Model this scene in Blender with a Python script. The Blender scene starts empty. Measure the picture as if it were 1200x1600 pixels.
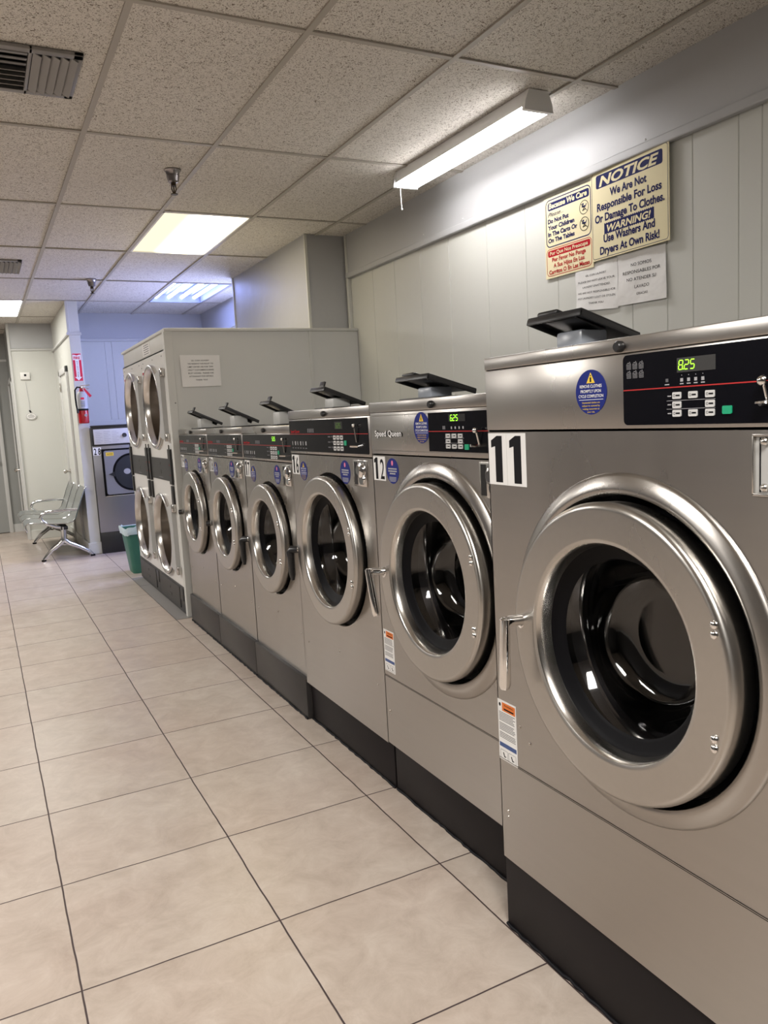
import bpy, bmesh, math, random
from mathutils import Vector, Matrix
random.seed(7)
sc = bpy.context.scene
COL = sc.collection

# ------------------------------------------------------------------ camera
H = 1.3498
def make_camera():
    yaw, pitch, roll, f = 0.4693, -0.1242, -0.0548, 1228.3
    cy, sy = math.cos(yaw), math.sin(yaw)
    fwd0 = Vector((sy, cy, 0)); r0 = Vector((cy, -sy, 0))
    fwd = fwd0*math.cos(pitch) + Vector((0, 0, 1))*math.sin(pitch)
    up0 = r0.cross(fwd)
    right = r0*math.cos(roll) + up0*math.sin(roll)
    up = up0*math.cos(roll) - r0*math.sin(roll)
    cd = bpy.data.cameras.new('camera'); cam = bpy.data.objects.new('camera', cd); COL.objects.link(cam)
    m = Matrix((right, up, -fwd)).transposed().to_4x4(); m.translation = Vector((0, 0, H))
    cam.matrix_world = m
    cd.sensor_fit = 'VERTICAL'; cd.sensor_height = 36; cd.sensor_width = 27
    cd.lens = f/1600*36; cd.clip_start = 0.02; cd.clip_end = 60
    sc.camera = cam
make_camera()
sc.view_settings.view_transform = 'Standard'; sc.view_settings.look = 'None'
sc.view_settings.gamma = 1; sc.view_settings.use_curve_mapping = False
EXPOSURE = 0.7
sc.view_settings.exposure = EXPOSURE
w = bpy.data.worlds.new('world'); sc.world = w; w.use_nodes = True
w.node_tree.nodes['Background'].inputs[0].default_value = (0.6, 0.65, 0.7, 1)
w.node_tree.nodes['Background'].inputs[1].default_value = 0.05
# light levels (radiance of the luminous surfaces)
L_WARM, L_NEUTRAL, L_TUBE, L_SHOP, L_ROOM_FILL, L_ALCOVE_FILL = 8, 8, 17, 15.5, 27, 125
C_WARM, C_NEUTRAL, C_COOL, C_SHOP, C_ROOM_FILL = (1, .86, .60), (1, .97, .90), (.33, .41, 1), (1, .97, .97), (1, .96, .91)

HC = 2.706          # ceiling height
XW = 2.65           # right wall
# ------------------------------------------------------------------ materials
MATS = {}
def mat(name, col, rough=.5, metal=0, emit=None, estr=0, coat=0, spec=.5, alpha=None, noise=None, bump=None):
    if name in MATS: return MATS[name]
    m = bpy.data.materials.new(name); m.use_nodes = True; nt = m.node_tree
    b = nt.nodes['Principled BSDF']
    b.inputs['Base Color'].default_value = (*col, 1); b.inputs['Roughness'].default_value = rough
    b.inputs['Metallic'].default_value = metal; b.inputs['Specular IOR Level'].default_value = spec
    b.inputs['Coat Weight'].default_value = coat
    if emit: b.inputs['Emission Color'].default_value = (*emit, 1); b.inputs['Emission Strength'].default_value = estr
    if noise or bump:
        tc = nt.nodes.new('ShaderNodeTexCoord')
    if noise:   # (scale xyz, amount)
        mp = nt.nodes.new('ShaderNodeMapping'); mp.inputs['Scale'].default_value = noise[0]
        n = nt.nodes.new('ShaderNodeTexNoise'); n.inputs['Scale'].default_value = 1; n.inputs['Detail'].default_value = 5
        nt.links.new(tc.outputs['Object'], mp.inputs[0]); nt.links.new(mp.outputs[0], n.inputs[0])
        mx = nt.nodes.new('ShaderNodeMix'); mx.data_type = 'RGBA'
        a = noise[1]
        mx.inputs[6].default_value = (*[c*(1-a) for c in col], 1); mx.inputs[7].default_value = (*[min(1, c*(1+a)) for c in col], 1)
        nt.links.new(n.outputs[0], mx.inputs[0]); nt.links.new(mx.outputs[2], b.inputs['Base Color'])
    if bump:    # (scale xyz, strength, distance)
        mp = nt.nodes.new('ShaderNodeMapping'); mp.inputs['Scale'].default_value = bump[0]
        n = nt.nodes.new('ShaderNodeTexNoise'); n.inputs['Scale'].default_value = 1; n.inputs['Detail'].default_value = 3
        nt.links.new(tc.outputs['Object'], mp.inputs[0]); nt.links.new(mp.outputs[0], n.inputs[0])
        bp = nt.nodes.new('ShaderNodeBump'); bp.inputs['Strength'].default_value = bump[1]; bp.inputs['Distance'].default_value = bump[2]
        nt.links.new(n.outputs[0], bp.inputs['Height']); nt.links.new(bp.outputs[0], b.inputs['Normal'])
    MATS[name] = m
    return m

def steel_material(name, col, rough, hscale=(1.5, 2.3, 60), axis_amt=.05):
    m = mat(name, col, rough, 1)
    nt = m.node_tree; b = nt.nodes['Principled BSDF']; N = nt.nodes.new; L = nt.links.new
    tc = N('ShaderNodeTexCoord')
    mp = N('ShaderNodeMapping'); mp.inputs['Scale'].default_value = hscale; L(tc.outputs['Object'], mp.inputs[0])
    n1 = N('ShaderNodeTexNoise'); n1.inputs['Scale'].default_value = 1; n1.inputs['Detail'].default_value = 2; L(mp.outputs[0], n1.inputs[0])
    mp2 = N('ShaderNodeMapping'); mp2.inputs['Scale'].default_value = (2, 3.1, 1.3); L(tc.outputs['Object'], mp2.inputs[0])
    n2 = N('ShaderNodeTexNoise'); n2.inputs['Scale'].default_value = 1; n2.inputs['Detail'].default_value = 6; L(mp2.outputs[0], n2.inputs[0])
    r = N('ShaderNodeMapRange'); r.inputs[1].default_value = .15; r.inputs[2].default_value = .85
    r.inputs[3].default_value = rough-.06; r.inputs[4].default_value = rough+.08
    L(n2.outputs[0], r.inputs[0]); L(r.outputs[0], b.inputs['Roughness'])
    mx = N('ShaderNodeMix'); mx.data_type = 'RGBA'
    mx.inputs[6].default_value = (*[c*(1-axis_amt) for c in col], 1); mx.inputs[7].default_value = (*[min(1, c*(1+axis_amt)) for c in col], 1)
    ad = N('ShaderNodeMath'); ad.operation = 'MULTIPLY_ADD'; ad.inputs[1].default_value = .5
    L(n1.outputs[0], ad.inputs[0]); 
    ml = N('ShaderNodeMath'); ml.operation = 'MULTIPLY'; ml.inputs[1].default_value = .5; L(n2.outputs[0], ml.inputs[0]); L(ml.outputs[0], ad.inputs[2])
    L(ad.outputs[0], mx.inputs[0]); L(mx.outputs[2], b.inputs['Base Color'])
    b.inputs['Anisotropic'].default_value = .6
    tv = N('ShaderNodeCombineXYZ'); tv.inputs[2].default_value = 1; L(tv.outputs[0], b.inputs['Tangent'])
    return m

steel = steel_material('brushed_steel', (.425, .405, .382), .29)
steel_door = steel_material('brushed_steel_door', (.49, .472, .445), .30, (2, 60, 60), .06)
chrome = mat('chrome', (.82, .81, .80), .09, 1)
chrome_soft = mat('chrome_soft', (.62, .60, .57), .22, 1)
drum_steel = mat('drum_steel', (.30, .29, .28), .30, 1)
tunnel_steel = mat('tunnel_steel', (.27, .235, .20), .28, 1)
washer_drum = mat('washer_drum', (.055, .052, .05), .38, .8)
black_gloss = mat('black_gloss', (.006, .006, .008), .12, 0)
black_rubber = mat('black_rubber', (.003, .003, .004), .5, spec=.10)
black_plastic = mat('black_plastic', (.012, .012, .013), .35)
black_panel = mat('black_control_panel', (.003, .003, .005), .22, spec=.25)
plinth_black = mat('plinth_black', (.007, .005, .006), .55, spec=.25, noise=((6, 6, 6), .3))
plinth_grey = mat('plinth_grey', (.020, .018, .018), .40, noise=((6, 6, 6), .3))
white_plastic = mat('white_plastic', (.72, .71, .68), .4)
button_mat = mat('button_grey', (.56, .56, .56), .45)
paper = mat('paper', (.74, .73, .71), .8, noise=((5, 5, 5), .06), bump=((7, 7, 7), .5, .02))
sticker_white = mat('sticker_white', (.78, .78, .77), .45)
ink = mat('ink_black', (.006, .006, .008), .6, spec=.15)
ink_grey = mat('ink_grey', (.10, .10, .11), .6)
ink_blue = mat('ink_navy', (.010, .012, .085), .6, spec=.1)
sticker_blue = mat('sticker_blue', (.010, .020, .17), .4, spec=.25)
ink_red = mat('ink_red', (.42, .012, .02), .6, spec=.1)
line_red = mat('line_red', (.45, .02, .02), .4)
cream = mat('sign_cream', (.76, .68, .44), .6, spec=.15)
ink_white = mat('ink_white', (.85, .85, .85), .5)
ink_yellow = mat('ink_yellow', (.80, .55, .05), .5)
ink_pink = mat('ink_pink', (.75, .18, .32), .5)
ink_orange = mat('ink_orange', (.72, .18, .03), .5)
ink_lightgrey = mat('ink_lightgrey', (.34, .34, .36), .5)
ink_midblue = mat('ink_midblue', (.05, .09, .24), .5)
green_btn = mat('green_button', (.01, .32, .16), .4)
led = mat('led_green', (.1, .5, .02), .4, emit=(.35, 1, .03), estr=1.6)
led_dim = mat('led_dim', (.06, .12, .02), .4, emit=(.35, .9, .05), estr=.12)
wall_paint = mat('wall_paint', (.57, .575, .535), .42, noise=((2, 2, 1.2), .05), bump=((14, 14, 9), .10, .01))
wall_upper = mat('wall_paint_upper', (.43, .435, .44), .42, noise=((2, 2, 1.2), .05), bump=((5, 5, 5), .25, .02))
enclosure_paint = mat('enclosure_paint', (.56, .56, .53), .5, noise=((2, 2, 2), .04), bump=((20, 20, 20), .06, .005))
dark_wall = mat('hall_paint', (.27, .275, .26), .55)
opposite_dark = mat('opposite_dark', (.055, .052, .05), .4)
trim_paint = mat('trim_paint', (.52, .52, .50), .45)
dryer_white = mat('dryer_enamel', (.66, .65, .62), .3, noise=((5, 5, 5), .05))
dryer_grey = mat('dryer_grey', (.40, .40, .39), .4)
slate_grey = mat('slate_grey', (.028, .028, .028), .45)
slot_black = mat('slot_black', (.006, .006, .006), .4)
grid_paint = mat('grid_paint', (.40, .37, .32), .5)
vent_metal = mat('vent_metal', (.27, .26, .25), .45, .3)
dark_void = mat('dark_void', (.004, .004, .006), .8)
sprinkler_metal = mat('sprinkler_metal', (.30, .28, .28), .3, 1)
sprinkler_bronze = mat('sprinkler_bronze', (.06, .045, .03), .4, 1)
fixture_white = mat('fixture_white', (.75, .75, .74), .4)
bench_silver = mat('bench_silver', (.27, .285, .275), .32, .5)
bench_chrome = mat('bench_chrome', (.72, .73, .73), .14, 1)
bin_green = mat('bin_green', (.035, .15, .11), .45, noise=((9, 9, 9), .2))
liner = mat('bin_liner', (.55, .68, .74), .3, bump=((40, 40, 40), .6, .01))
ext_red = mat('extinguisher_red', (.36, .006, .012), .25)
tag_red = mat('tag_red', (.68, .02, .06), .5)
washer_grey = mat('washer_grey_steel', (.27, .27, .29), .33, .85)
door_grey = mat('door_grey', (.28, .28, .30), .35, .6)
knob_metal = mat('knob_metal', (.55, .52, .48), .2, 1)
strip_grey = mat('grey_floor_strip', (.21, .20, .19), .6)
cup_pale = mat('cup_pale', (.55, .55, .53), .35)
cup_plastic = mat('cup_plastic', (.36, .39, .44), .25)

def glass_material(name, tint, refl=.9):
    m = bpy.data.materials.new(name); m.use_nodes = True; nt = m.node_tree; nt.nodes.clear()
    N = nt.nodes.new; L = nt.links.new
    out = N('ShaderNodeOutputMaterial'); mx = N('ShaderNodeMixShader'); tr = N('ShaderNodeBsdfTransparent'); gl = N('ShaderNodeBsdfGlossy')
    tr.inputs[0].default_value = (*tint, 1); gl.inputs['Roughness'].default_value = .06; gl.inputs[0].default_value = (refl, refl, refl, 1)
    lw = N('ShaderNodeLayerWeight'); pw = N('ShaderNodeMath'); pw.operation = 'POWER'; pw.inputs[1].default_value = 4; L(lw.outputs['Facing'], pw.inputs[0])
    fr = N('ShaderNodeMath'); fr.operation = 'MULTIPLY_ADD'; fr.inputs[1].default_value = .9; fr.inputs[2].default_value = .07; L(pw.outputs[0], fr.inputs[0])
    L(fr.outputs[0], mx.inputs[0]); L(tr.outputs[0], mx.inputs[1]); L(gl.outputs[0], mx.inputs[2]); L(mx.outputs[0], out.inputs[0])
    return m
glass = glass_material('door_glass', (.42, .42, .44))
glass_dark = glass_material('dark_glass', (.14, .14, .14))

def emission(name, col, strength):
    m = bpy.data.materials.new(name); m.use_nodes = True; nt = m.node_tree; nt.nodes.clear()
    out = nt.nodes.new('ShaderNodeOutputMaterial'); e = nt.nodes.new('ShaderNodeEmission')
    e.inputs[0].default_value = (*col, 1); e.inputs[1].default_value = strength
    nt.links.new(e.outputs[0], out.inputs[0]); return m

def diffuser(name, col, lo, hi, x0, width):
    """lamp diffuser: brighter along the tubes behind it (local X across the panel)"""
    m = emission(name, col, hi); nt = m.node_tree; e = nt.nodes['Emission']; N = nt.nodes.new; L = nt.links.new
    tc = N('ShaderNodeTexCoord'); sp = N('ShaderNodeSeparateXYZ'); L(tc.outputs['Object'], sp.inputs[0])
    a = N('ShaderNodeMath'); a.operation = 'SUBTRACT'; a.inputs[1].default_value = x0; L(sp.outputs[0], a.inputs[0])
    b = N('ShaderNodeMath'); b.operation = 'ABSOLUTE'; L(a.outputs[0], b.inputs[0])
    r = N('ShaderNodeMapRange'); r.interpolation_type = 'SMOOTHSTEP'
    r.inputs[1].default_value = 0; r.inputs[2].default_value = width; r.inputs[3].default_value = hi; r.inputs[4].default_value = lo
    L(b.outputs[0], r.inputs[0]); L(r.outputs[0], e.inputs[1]); return m

def floor_material():
    m = mat('floor_tile', (.5, .42, .34), .3); nt = m.node_tree; b = nt.nodes['Principled BSDF']; N = nt.nodes.new; L = nt.links.new
    tc = N('ShaderNodeTexCoord'); sp = N('ShaderNodeSeparateXYZ'); L(tc.outputs['Object'], sp.inputs[0])
    def M(op, a, bb=None, c=None):
        n = N('ShaderNodeMath'); n.operation = op
        for i, v in enumerate((a, bb, c)):
            if v is None: continue
            if isinstance(v, (int, float)): n.inputs[i].default_value = v
            else: L(v, n.inputs[i])
        return n.outputs[0]
    wob = N('ShaderNodeTexNoise'); wob.inputs['Scale'].default_value = 6; L(tc.outputs['Object'], wob.inputs[0])
    wv = M('MULTIPLY_ADD', wob.outputs[0], .006, -.003)
    def line(coord, off, per, half):
        t = M('DIVIDE', M('SUBTRACT', M('ADD', coord, wv), off), per)
        fr = M('FRACT', M('ADD', t, 100.5)); d = M('MULTIPLY', M('ABSOLUTE', M('SUBTRACT', fr, .5)), per)
        r = N('ShaderNodeMapRange'); r.interpolation_type = 'SMOOTHSTEP'; L(d, r.inputs[0])
        r.inputs[1].default_value = half*.55; r.inputs[2].default_value = half*1.25; r.inputs[3].default_value = 1; r.inputs[4].default_value = 0
        return r.outputs[0], M('FLOOR', M('ADD', t, 100))
    lx, ix = line(sp.outputs[0], .0838, .508, .0026)
    ly, iy = line(sp.outputs[1], 1.926, .5046, .0024)
    g = M('MAXIMUM', lx, ly)
    # marbled tile colour, a little different per tile
    cmb = N('ShaderNodeCombineXYZ'); L(ix, cmb.inputs[0]); L(iy, cmb.inputs[1])
    wn = N('ShaderNodeTexWhiteNoise'); wn.noise_dimensions = '3D'; L(cmb.outputs[0], wn.inputs[0])
    vadd = N('ShaderNodeVectorMath'); vadd.operation = 'MULTIPLY_ADD'
    L(wn.outputs['Color'], vadd.inputs[0]); vadd.inputs[1].default_value = (9, 9, 9); L(tc.outputs['Object'], vadd.inputs[2])
    n1 = N('ShaderNodeTexNoise'); n1.inputs['Scale'].default_value = 9; n1.inputs['Detail'].default_value = 12; n1.inputs['Roughness'].default_value = .72
    n1.inputs['Distortion'].default_value = .5; L(vadd.outputs[0], n1.inputs[0])
    cr = N('ShaderNodeValToRGB'); L(n1.outputs[0], cr.inputs[0])
    e = cr.color_ramp.elements; e[0].position = .30; e[0].color = (.385, .322, .270, 1); e[1].position = .68; e[1].color = (.53, .468, .408, 1)
    k = e.new(.5); k.color = (.462, .397, .340, 1)
    n3 = N('ShaderNodeTexNoise'); n3.inputs['Scale'].default_value = 1.6; n3.inputs['Detail'].default_value = 3; L(vadd.outputs[0], n3.inputs[0])
    mt = N('ShaderNodeMix'); mt.data_type = 'RGBA'; mt.blend_type = 'MULTIPLY'
    rr = N('ShaderNodeMapRange'); L(n3.outputs[0], rr.inputs[0]); rr.inputs[1].default_value = .35; rr.inputs[2].default_value = .65; rr.inputs[3].default_value = 0; rr.inputs[4].default_value = .6
    L(rr.outputs[0], mt.inputs[0]); L(cr.outputs[0], mt.inputs[6]); mt.inputs[7].default_value = (.96, .90, .885, 1)
    mx = N('ShaderNodeMix'); mx.data_type = 'RGBA'; L(g, mx.inputs[0]); L(mt.outputs[2], mx.inputs[6]); mx.inputs[7].default_value = (.045, .028, .028, 1)
    L(mx.outputs[2], b.inputs['Base Color'])
    ro = M('MULTIPLY_ADD', n1.outputs[0], .25, .20); ro2 = M('MAXIMUM', ro, M('MULTIPLY', g, .7)); L(ro2, b.inputs['Roughness'])
    bp = N('ShaderNodeBump'); bp.inputs['Strength'].default_value = .5; bp.inputs['Distance'].default_value = .002
    L(M('SUBTRACT', M('MULTIPLY', n1.outputs[0], .15), g), bp.inputs['Height']); L(bp.outputs[0], b.inputs['Normal'])
    return m

def ceiling_material():
    m = mat('ceiling_tile', (.6, .56, .5), .85); nt = m.node_tree; b = nt.nodes['Principled BSDF']; N = nt.nodes.new; L = nt.links.new
    tc = N('ShaderNodeTexCoord')
    def fissure(scale, lo, hi, dist):
        n = N('ShaderNodeTexNoise'); n.inputs['Scale'].default_value = scale; n.inputs['Detail'].default_value = 1.5
        n.inputs['Distortion'].default_value = dist; L(tc.outputs['Object'], n.inputs[0])
        r = N('ShaderNodeMapRange'); L(n.outputs[0], r.inputs[0]); r.inputs[1].default_value = lo; r.inputs[2].default_value = hi
        return r.outputs[0]
    f1 = fissure(92, .36, .40, 1.9); f2 = fissure(210, .32, .38, .8)
    mn = N('ShaderNodeMath'); mn.operation = 'MULTIPLY'; L(f1, mn.inputs[0]); L(f2, mn.inputs[1])
    big = N('ShaderNodeTexNoise'); big.inputs['Scale'].default_value = 1.2; L(tc.outputs['Object'], big.inputs[0])
    c = N('ShaderNodeMix'); c.data_type = 'RGBA'; L(big.outputs[0], c.inputs[0]); c.inputs[6].default_value = (.66, .62, .56, 1); c.inputs[7].default_value = (.75, .72, .66, 1)
    mx = N('ShaderNodeMix'); mx.data_type = 'RGBA'; L(mn.outputs[0], mx.inputs[0]); mx.inputs[6].default_value = (.20, .165, .125, 1); L(c.outputs[2], mx.inputs[7])
    L(mx.outputs[2], b.inputs['Base Color'])
    bp = N('ShaderNodeBump'); bp.inputs['Strength'].default_value = .7; bp.inputs['Distance'].default_value = .004
    L(mn.outputs[0], bp.inputs['Height']); L(bp.outputs[0], b.inputs['Normal'])
    return m

# ------------------------------------------------------------------ mesh builder
class MB:
    def __init__(s): s.v = []; s.f = []; s.mi = []; s.mats = []
    def m(s, material):
        if material not in s.mats: s.mats.append(material)
        return s.mats.index(material)
    def add(s, verts, faces, material):
        o = len(s.v); i = s.m(material); s.v += [tuple(p) for p in verts]
        for f in faces: s.f.append(tuple(o+k for k in f)); s.mi.append(i)
    def box(s, x0, x1, y0, y1, z0, z1, material, bev=0, M=None, seg=2):
        bm = bmesh.new(); bmesh.ops.create_cube(bm, size=1)
        for v in bm.verts:
            v.co = Vector(((x0+x1)/2+v.co.x*abs(x1-x0), (y0+y1)/2+v.co.y*abs(y1-y0), (z0+z1)/2+v.co.z*abs(z1-z0)))
        if bev: bmesh.ops.bevel(bm, geom=bm.edges[:], offset=bev, segments=seg, affect='EDGES', profile=.5)
        s.bm(bm, material, M)
    def bm(s, bm, material, M=None):
        if M is not None: bmesh.ops.transform(bm, matrix=M, verts=bm.verts)
        bm.verts.index_update()
        s.add([v.co for v in bm.verts], [[v.index for v in f.verts] for f in bm.faces], material); bm.free()
    def lathe(s, prof, o, ax, material, n=64, close=False, a0=0, a1=2*math.pi):
        """prof: (distance along ax, radius)"""
        ax = Vector(ax).normalized(); u = ax.orthogonal().normalized(); w_ = ax.cross(u); o = Vector(o)
        full = abs(a1-a0-2*math.pi) < 1e-6; nn = n if full else n+1; V = []; F = []
        for (d, r) in prof:
            for k in range(nn):
                a = a0+(a1-a0)*k/n; V.append(o+ax*d+(u*math.cos(a)+w_*math.sin(a))*r)
        for i in range(len(prof)-1):
            for k in range(n):
                k2 = (k+1) % nn; F.append((i*nn+k, i*nn+k2, (i+1)*nn+k2, (i+1)*nn+k))
        s.add(V, F, material)
    def cyl(s, a, b, r, material, n=20, r2=None):
        a = Vector(a); b = Vector(b); L = (b-a).length; r2 = r if r2 is None else r2
        s.lathe([(0, 1e-5), (0, r), (L, r2), (L, 1e-5)], a, b-a, material, n)
    def tube(s, pts, r, material, n=10, cap=True, sx=1.0):
        pts = [Vector(p) for p in pts]; V = []; F = []; prev = None
        rs = r if isinstance(r, (list, tuple)) else [r]*len(pts)
        for i, p in enumerate(pts):
            t = (pts[min(i+1, len(pts)-1)]-pts[max(i-1, 0)]).normalized()
            if prev is None: u = t.orthogonal().normalized()
            else: u = (prev-t*prev.dot(t)).normalized()
            prev = u; w_ = t.cross(u)
            for k in range(n):
                a = 2*math.pi*k/n; V.append(p+(u*math.cos(a)+w_*math.sin(a)*sx)*rs[i])
        for i in range(len(pts)-1):
            for k in range(n): F.append((i*n+k, i*n+(k+1) % n, (i+1)*n+(k+1) % n, (i+1)*n+k))
        if cap: F.append(tuple(range(n))[::-1]); F.append(tuple((len(pts)-1)*n+k for k in range(n)))
        s.add(V, F, material)
    def prism(s, pts, d, material):
        """pts: polygon in 3D, extruded by vector d"""
        n = len(pts); d = Vector(d); V = [Vector(p) for p in pts]; V += [p+d for p in V]
        F = [tuple(range(n)), tuple(range(2*n-1, n-1, -1))]+[(i, i+n, (i+1) % n+n, (i+1) % n) for i in range(n)]
        s.add(V, F, material)
    def sphere(s, c, r, material, n=16, sc_=(1, 1, 1)):
        bm = bmesh.new(); bmesh.ops.create_uvsphere(bm, u_segments=n, v_segments=n//2+2, radius=r)
        s.bm(bm, material, Matrix.Translation(c) @ Matrix.Diagonal((*sc_, 1)))
    def build(s, name, parent=None, smooth=True, label=None, ang=38):
        me = bpy.data.meshes.new(name); me.from_pydata(s.v, [], s.f)
        for m_ in s.mats: me.materials.append(m_)
        me.polygons.foreach_set('material_index', s.mi)
        bm = bmesh.new(); bm.from_mesh(me); bmesh.ops.recalc_face_normals(bm, faces=bm.faces); bm.to_mesh(me); bm.free()
        if smooth:
            me.polygons.foreach_set('use_smooth', [True]*len(me.polygons)); me.set_sharp_from_angle(angle=math.radians(ang))
        me.update()
        o = bpy.data.objects.new(name, me); COL.objects.link(o)
        if parent: o.parent = parent
        if label: o['label'] = label
        return o

def tag(o, label, cat, group=None, kind=None):
    o['label'] = label; o['category'] = cat
    if group: o['group'] = group
    if kind: o['kind'] = kind
    return o
def thing(name, label, cat, loc=(0, 0, 0), group=None):
    o = bpy.data.objects.new(name, None); COL.objects.link(o); o.location = loc; o.empty_display_size = .1
    return tag(o, label, cat, group)
def struct(o, label=None):
    o['kind'] = 'structure'
    if label: o['label'] = label
    return o

# text as mesh data, cached: unit cap height
_tc = {}
CAP = .73
def text_mesh(body, bold=0, shear=0):
    key = (body, bold, shear)
    if key in _tc: return _tc[key]
    cu = bpy.data.curves.new('t', 'FONT'); cu.body = body; cu.size = 1/CAP; cu.offset = bold; cu.shear = shear; cu.resolution_u = 3
    ob = bpy.data.objects.new('t', cu); COL.objects.link(ob)
    dg = bpy.context.evaluated_depsgraph_get(); ev = ob.evaluated_get(dg); me = ev.to_mesh()
    V = [tuple(v.co) for v in me.vertices]; F = [tuple(p.vertices) for p in me.polygons]
    ev.to_mesh_clear(); bpy.data.objects.remove(ob); bpy.data.curves.remove(cu)
    xs = [p[0] for p in V] or [0, 1]
    _tc[key] = (V, F, min(xs), max(xs)); return _tc[key]

class Surf:
    """decals on a flat face. s runs to the right as seen from in front, z up."""
    def __init__(s, mb, o, right, normal, up=(0, 0, 1)):
        s.mb = mb; s.o = Vector(o); s.r = Vector(right); s.n = Vector(normal); s.u = Vector(up)
    def p(s, a, z, h=0): return s.o+s.r*a+s.u*z+s.n*h
    def rect(s, a0, a1, z0, z1, material, h0=0, h1=.0008, rad=0, n=5):
        if rad:
            pts = []
            for (cx, cz, st) in ((a1-rad, z1-rad, 0), (a0+rad, z1-rad, 90), (a0+rad, z0+rad, 180), (a1-rad, z0+rad, 270)):
                for k in range(n+1):
                    t = math.radians(st+90*k/n); pts.append((cx+rad*math.cos(t), cz+rad*math.sin(t)))
        else: pts = [(a0, z0), (a1, z0), (a1, z1), (a0, z1)]
        s.poly(pts, material, h0, h1)
    def poly(s, pts, material, h0=0, h1=.0008):
        s.mb.prism([s.p(a, z, h0) for a, z in pts], s.n*(h1-h0), material)
    def frame(s, a0, a1, z0, z1, t, material, h0, h1, rad=.01):
        """rounded outline"""
        n = 5; out = []; inn = []
        for (sa, sz, st) in ((1, 1, 0), (-1, 1, 90), (-1, -1, 180), (1, -1, 270)):
            cx = (a1-rad) if sa > 0 else (a0+rad); cz = (z1-rad) if sz > 0 else (z0+rad)
            for k in range(n+1):
                g = math.radians(st+90*k/n)
                out.append((cx+rad*math.cos(g), cz+rad*math.sin(g))); inn.append((cx+(rad-t)*math.cos(g), cz+(rad-t)*math.sin(g)))
        N_ = len(out); V = [s.p(a, z, h1) for a, z in out]+[s.p(a, z, h1) for a, z in inn]
        s.mb.add(V, [(i, (i+1) % N_, N_+(i+1) % N_, N_+i) for i in range(N_)], material)
    def disc(s, a, z, ra, rz, material, h0=0, h1=.0008, n=40):
        s.poly([(a+ra*math.cos(2*math.pi*k/n), z+rz*math.sin(2*math.pi*k/n)) for k in range(n)], material, h0, h1)
    def ring(s, a, z, r0, r1, material, h=.001, n=28):
        V = [s.p(a+r*math.cos(2*math.pi*k/n), z+r*math.sin(2*math.pi*k/n), h) for r in (r0, r1) for k in range(n)]
        s.mb.add(V, [(k, (k+1) % n, n+(k+1) % n, n+k) for k in range(n)], material)
    def text(s, body, ac, zb, wd, ht, material, h=.0012, bold=0, shear=0, slope=0):
        """centre ac, baseline zb, total width wd, cap height ht"""
        V, F, x0, x1 = text_mesh(body, bold, shear); k = wd/(x1-x0)
        s.mb.add([s.p(ac-wd/2+(p[0]-x0)*k, zb+p[1]*ht+slope*((p[0]-x0)*k-wd/2), h) for p in V], F, material)
    def seg(s, a0, z0, a1, z1, t, material, h=.0012):
        d = Vector((a1-a0, z1-z0)); q = Vector((-d.y, d.x)).normalized()*t/2
        s.mb.add([s.p(a0+q.x, z0+q.y, h), s.p(a1+q.x, z1+q.y, h), s.p(a1-q.x, z1-q.y, h), s.p(a0-q.x, z0-q.y, h)], [(0, 1, 2, 3)], material)

def digits(S, txt, a, z, wd, ht, material, h, t=None, gap=1.45):
    """seven segment figures"""
    segs = {'8': 'abcdefg', '2': 'abged', '5': 'afgcd', '6': 'afgedc', '1': 'bc', '7': 'abc', '0': 'abcdef'}
    t = t or wd*.2
    for ch in txt:
        if ch == '.':
            S.rect(a-wd*.30, a-wd*.12, z-ht*.04, z+ht*.08, material, h, h+.0004); continue
        P = {'a': (0, ht, wd, ht), 'b': (wd, ht, wd, ht/2), 'c': (wd, ht/2, wd, 0), 'd': (0, 0, wd, 0), 'e': (0, 0, 0, ht/2), 'f': (0, ht/2, 0, ht), 'g': (0, ht/2, wd, ht/2)}
        for k in segs[ch]:
            x0, y0, x1, y1 = P[k]
            f_ = .10
            x0_, x1_ = x0+(x1-x0)*f_, x1-(x1-x0)*f_; y0_, y1_ = y0+(y1-y0)*f_, y1-(y1-y0)*f_
            sl = .12
            S.seg(a+x0_+sl*y0_, z+y0_, a+x1_+sl*y1_, z+y1_, t, material, h)
        a += wd*gap

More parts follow.
